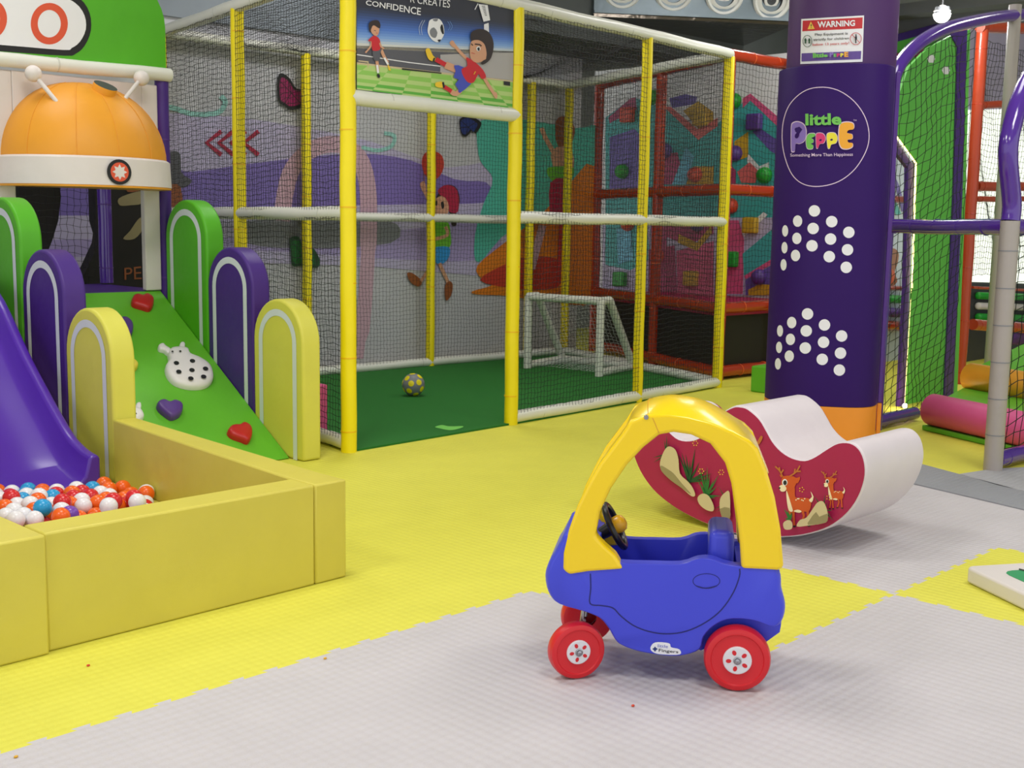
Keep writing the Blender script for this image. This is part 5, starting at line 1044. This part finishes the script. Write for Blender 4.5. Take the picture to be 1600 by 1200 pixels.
# steps of rollers
p0 = onZ(1443, 668, .11); p1 = onZ(1600, 695, .11)
pd = onZ(1535, 695)-onZ(1440, 672); pd /= np.linalg.norm(pd); pn = V3(-pd[1], pd[0], 0); pn = pn if pn@FW > 0 else -pn
pa = onZ(1440, 672)+pn*.06
mb = MB(); L_ = .95; mb.prism([onZ(1440, 672), onZ(1440, 672)+pd*L_, onZ(1440, 672)+pd*L_+pn*1.6, onZ(1440, 672)+pn*1.6], V3(0, 0, .002), V3(0, 0, .035)); tag(mb.build('step_base', 'pad_green', bevel=.006), 'thin green padded base under the pink roller', 'mat')
def rol(a, z, r, m, lab):
    mb = MB(); q = zz(a, z); e = .025; mb.tube([q, q+pd*e, q+pd*(L_-e), q+pd*L_], [r-e, r, r, r-e], 32); return tag(mb.build('padded_roller', m, smooth=60), lab, 'roller')
rol(pa, .138, .104, 'pink_light', 'pink padded roller forming the lowest entrance step at right')
pb_ = dep(1513, 588, 8.45); zb3 = pb_[2]; pb_ = pb_*V3(1, 1, 0); rol(pb_, zb3, .098, 'pad_orange', 'orange padded roller forming the second entrance step at right')
mb = MB(); a_ = zz(pa, .19)+pn*.06; b_ = zz(pb_, zb3-.075)-pn*.03; mb.prism([a_, a_+pd*L_, b_+pd*L_, b_], V3(0, 0, 0), V3(0, 0, -.12)); tag(mb.build('sloped_step', 'pad_green', bevel=.01), 'green sloped pad between the pink and orange rollers', 'foam step')
mb = MB(); a_ = zz(pb_, zb3+.07)+pn*.07; b_ = a_+pn*.75+V3(0, 0, .28); mb.prism([a_, a_+pd*L_, b_+pd*L_, b_], V3(0, 0, 0), V3(0, 0, -.1)); tag(mb.build('sloped_step', 'pad_green', bevel=.01), 'green sloped pad rising behind the orange roller', 'foam step')

# ================================================================== CEILING ITEMS
fb = thing('fascia_board', dep(1430, 80, 11), 'purple and green striped fascia board under the ceiling right of the column', 'fascia')
yf = 1.1
for px, m in (([(1370, 62), (1560, 12), (1560, 22), (1370, 74)], 'pad_purple_deep'), ([(1370, 74), (1560, 22), (1560, 70), (1370, 96)], 'panel_green'), ([(1370, 88), (1560, 60), (1560, 70), (1370, 98)], 'p_mrose'), ([(1370, 98), (1560, 70), (1560, 120), (1370, 130)], 'panel_green')):
    P = [onY(u, v, yf-(.012 if m == 'p_mrose' else 0)) for u, v in px]; mb = MB(); mb.prism(P, V3(0, 0, 0), V3(0, .03, 0)); mb.build('stripe', m, fb, smooth=0)
lp_ = dep(1472, 22, 9.5); mb = MB(); mb.sphere(lp_, .068, 20); L1 = thing('spot_lamp', lp_, 'bright round white ceiling spotlight above the purple arch', 'lamp'); mb.build('bulb', 'lamp', L1, smooth=60)
mb = MB(); mb.lathe([(.05, .05), (.065, .0), (.07, .0), (.055, .055)], lp_, (0, 0, 1), 20); mb.tube([lp_+V3(0, 0, .05), V3(lp_[0], lp_[1], CEIL)], .005, 8); mb.build('housing', 'p_grey', L1)
pl_ = bpy.data.lights.new('spot_lamp_light', 'POINT'); pl_.energy = 25; pl_.shadow_soft_size = .08; lo = bpy.data.objects.new('spot_lamp_light', pl_); lo.location = tuple(lp_+V3(-.1, -.1, -.1)); sc.collection.objects.link(lo)
# air duct with jet nozzles
D0 = dep(928, 20, 10.6); D1 = dep(1240, 40, 10.9); D1[2] = D0[2]; dd_ = (D1-D0); LD = np.linalg.norm(dd_); dd_ /= LD; nf = V3(dd_[1], -dd_[0], 0); nf = nf if nf@(CAM-D0) > 0 else -nf
du = thing('air_duct', D0+dd_*LD/2, 'galvanised rectangular air duct with round white jet nozzles under the ceiling', 'air duct')
zt_ = D0[2]; mb = MB(); mb.prism([D0, D1, D1-nf*.9, D0-nf*.9], V3(0, 0, 0), V3(0, 0, CEIL-.004-zt_)); mb.m[0] = 1; mb.build('casing', ['duct', 'duct_dark'], du, smooth=0)
mb = MB(); mb.prism([D0, D1, D1+nf*.02, D0+nf*.02], V3(0, 0, 0), V3(0, 0, .025)); mb.build('flange', 'duct', du, smooth=0)
mb = MB(); mb.prism([D0+nf*.0, D1, D1-nf*2.2, D0-nf*2.2], V3(0, 0, -.03), V3(0, 0, -.004)); mb.build('soffit', 'duct_dark', du, smooth=0)
for u, v in ((972, -18), (1052, -14), (1131, -8), (1205, 0)):
    c = onP(u, v, D0, nf); mb = MB()
    mb.lathe([(.175, 0), (.18, .03), (.165, .045), (.145, .04), (.14, .02), (.125, .03), (.10, .03), (.09, .0), (.07, .012), (.045, .014), (.001, .0)], c, nf+V3(0, 0, -.25), 36, mis=[0, 0, 0, 0, 0, 0, 1, 1, 0, 1]); mb.build('jet_nozzle', ['nozzle', 'dark_grey'], du, smooth=50)
# dark recess panels of the bulkhead behind the cage top right

for u, v, m, lab in ((138, 1041, 'hold_orange', 'tiny orange crumb on the yellow mat below the ball pit'), (508, 1030, 'horn', 'tiny crumb on the edge between yellow and grey mats'), (25, 1184, 'horn', 'tiny yellow crumb on the grey mat in the bottom left corner'), (989, 1104, 'hold_orange', 'tiny orange crumb on the grey mat below the toy car')):
    q = onZ(u, v); mb = MB(); mb.sphere(q+V3(0, 0, .003), .0045, 8, sx=(1.3, 1, .7)); tag(mb.build('crumb', m, smooth=60), lab, 'crumb')

q = onZ(1229, 104, 2.72); q = V3(q[0], q[1], 0)+FW*V3(1, 1, 0)*-.25; mb = MB(); mb.tube([q, zz(q, 2.78)], .03, 12); tag(mb.build('black_post', 'board_black'), 'slim black post rising just left of the purple column', 'post')
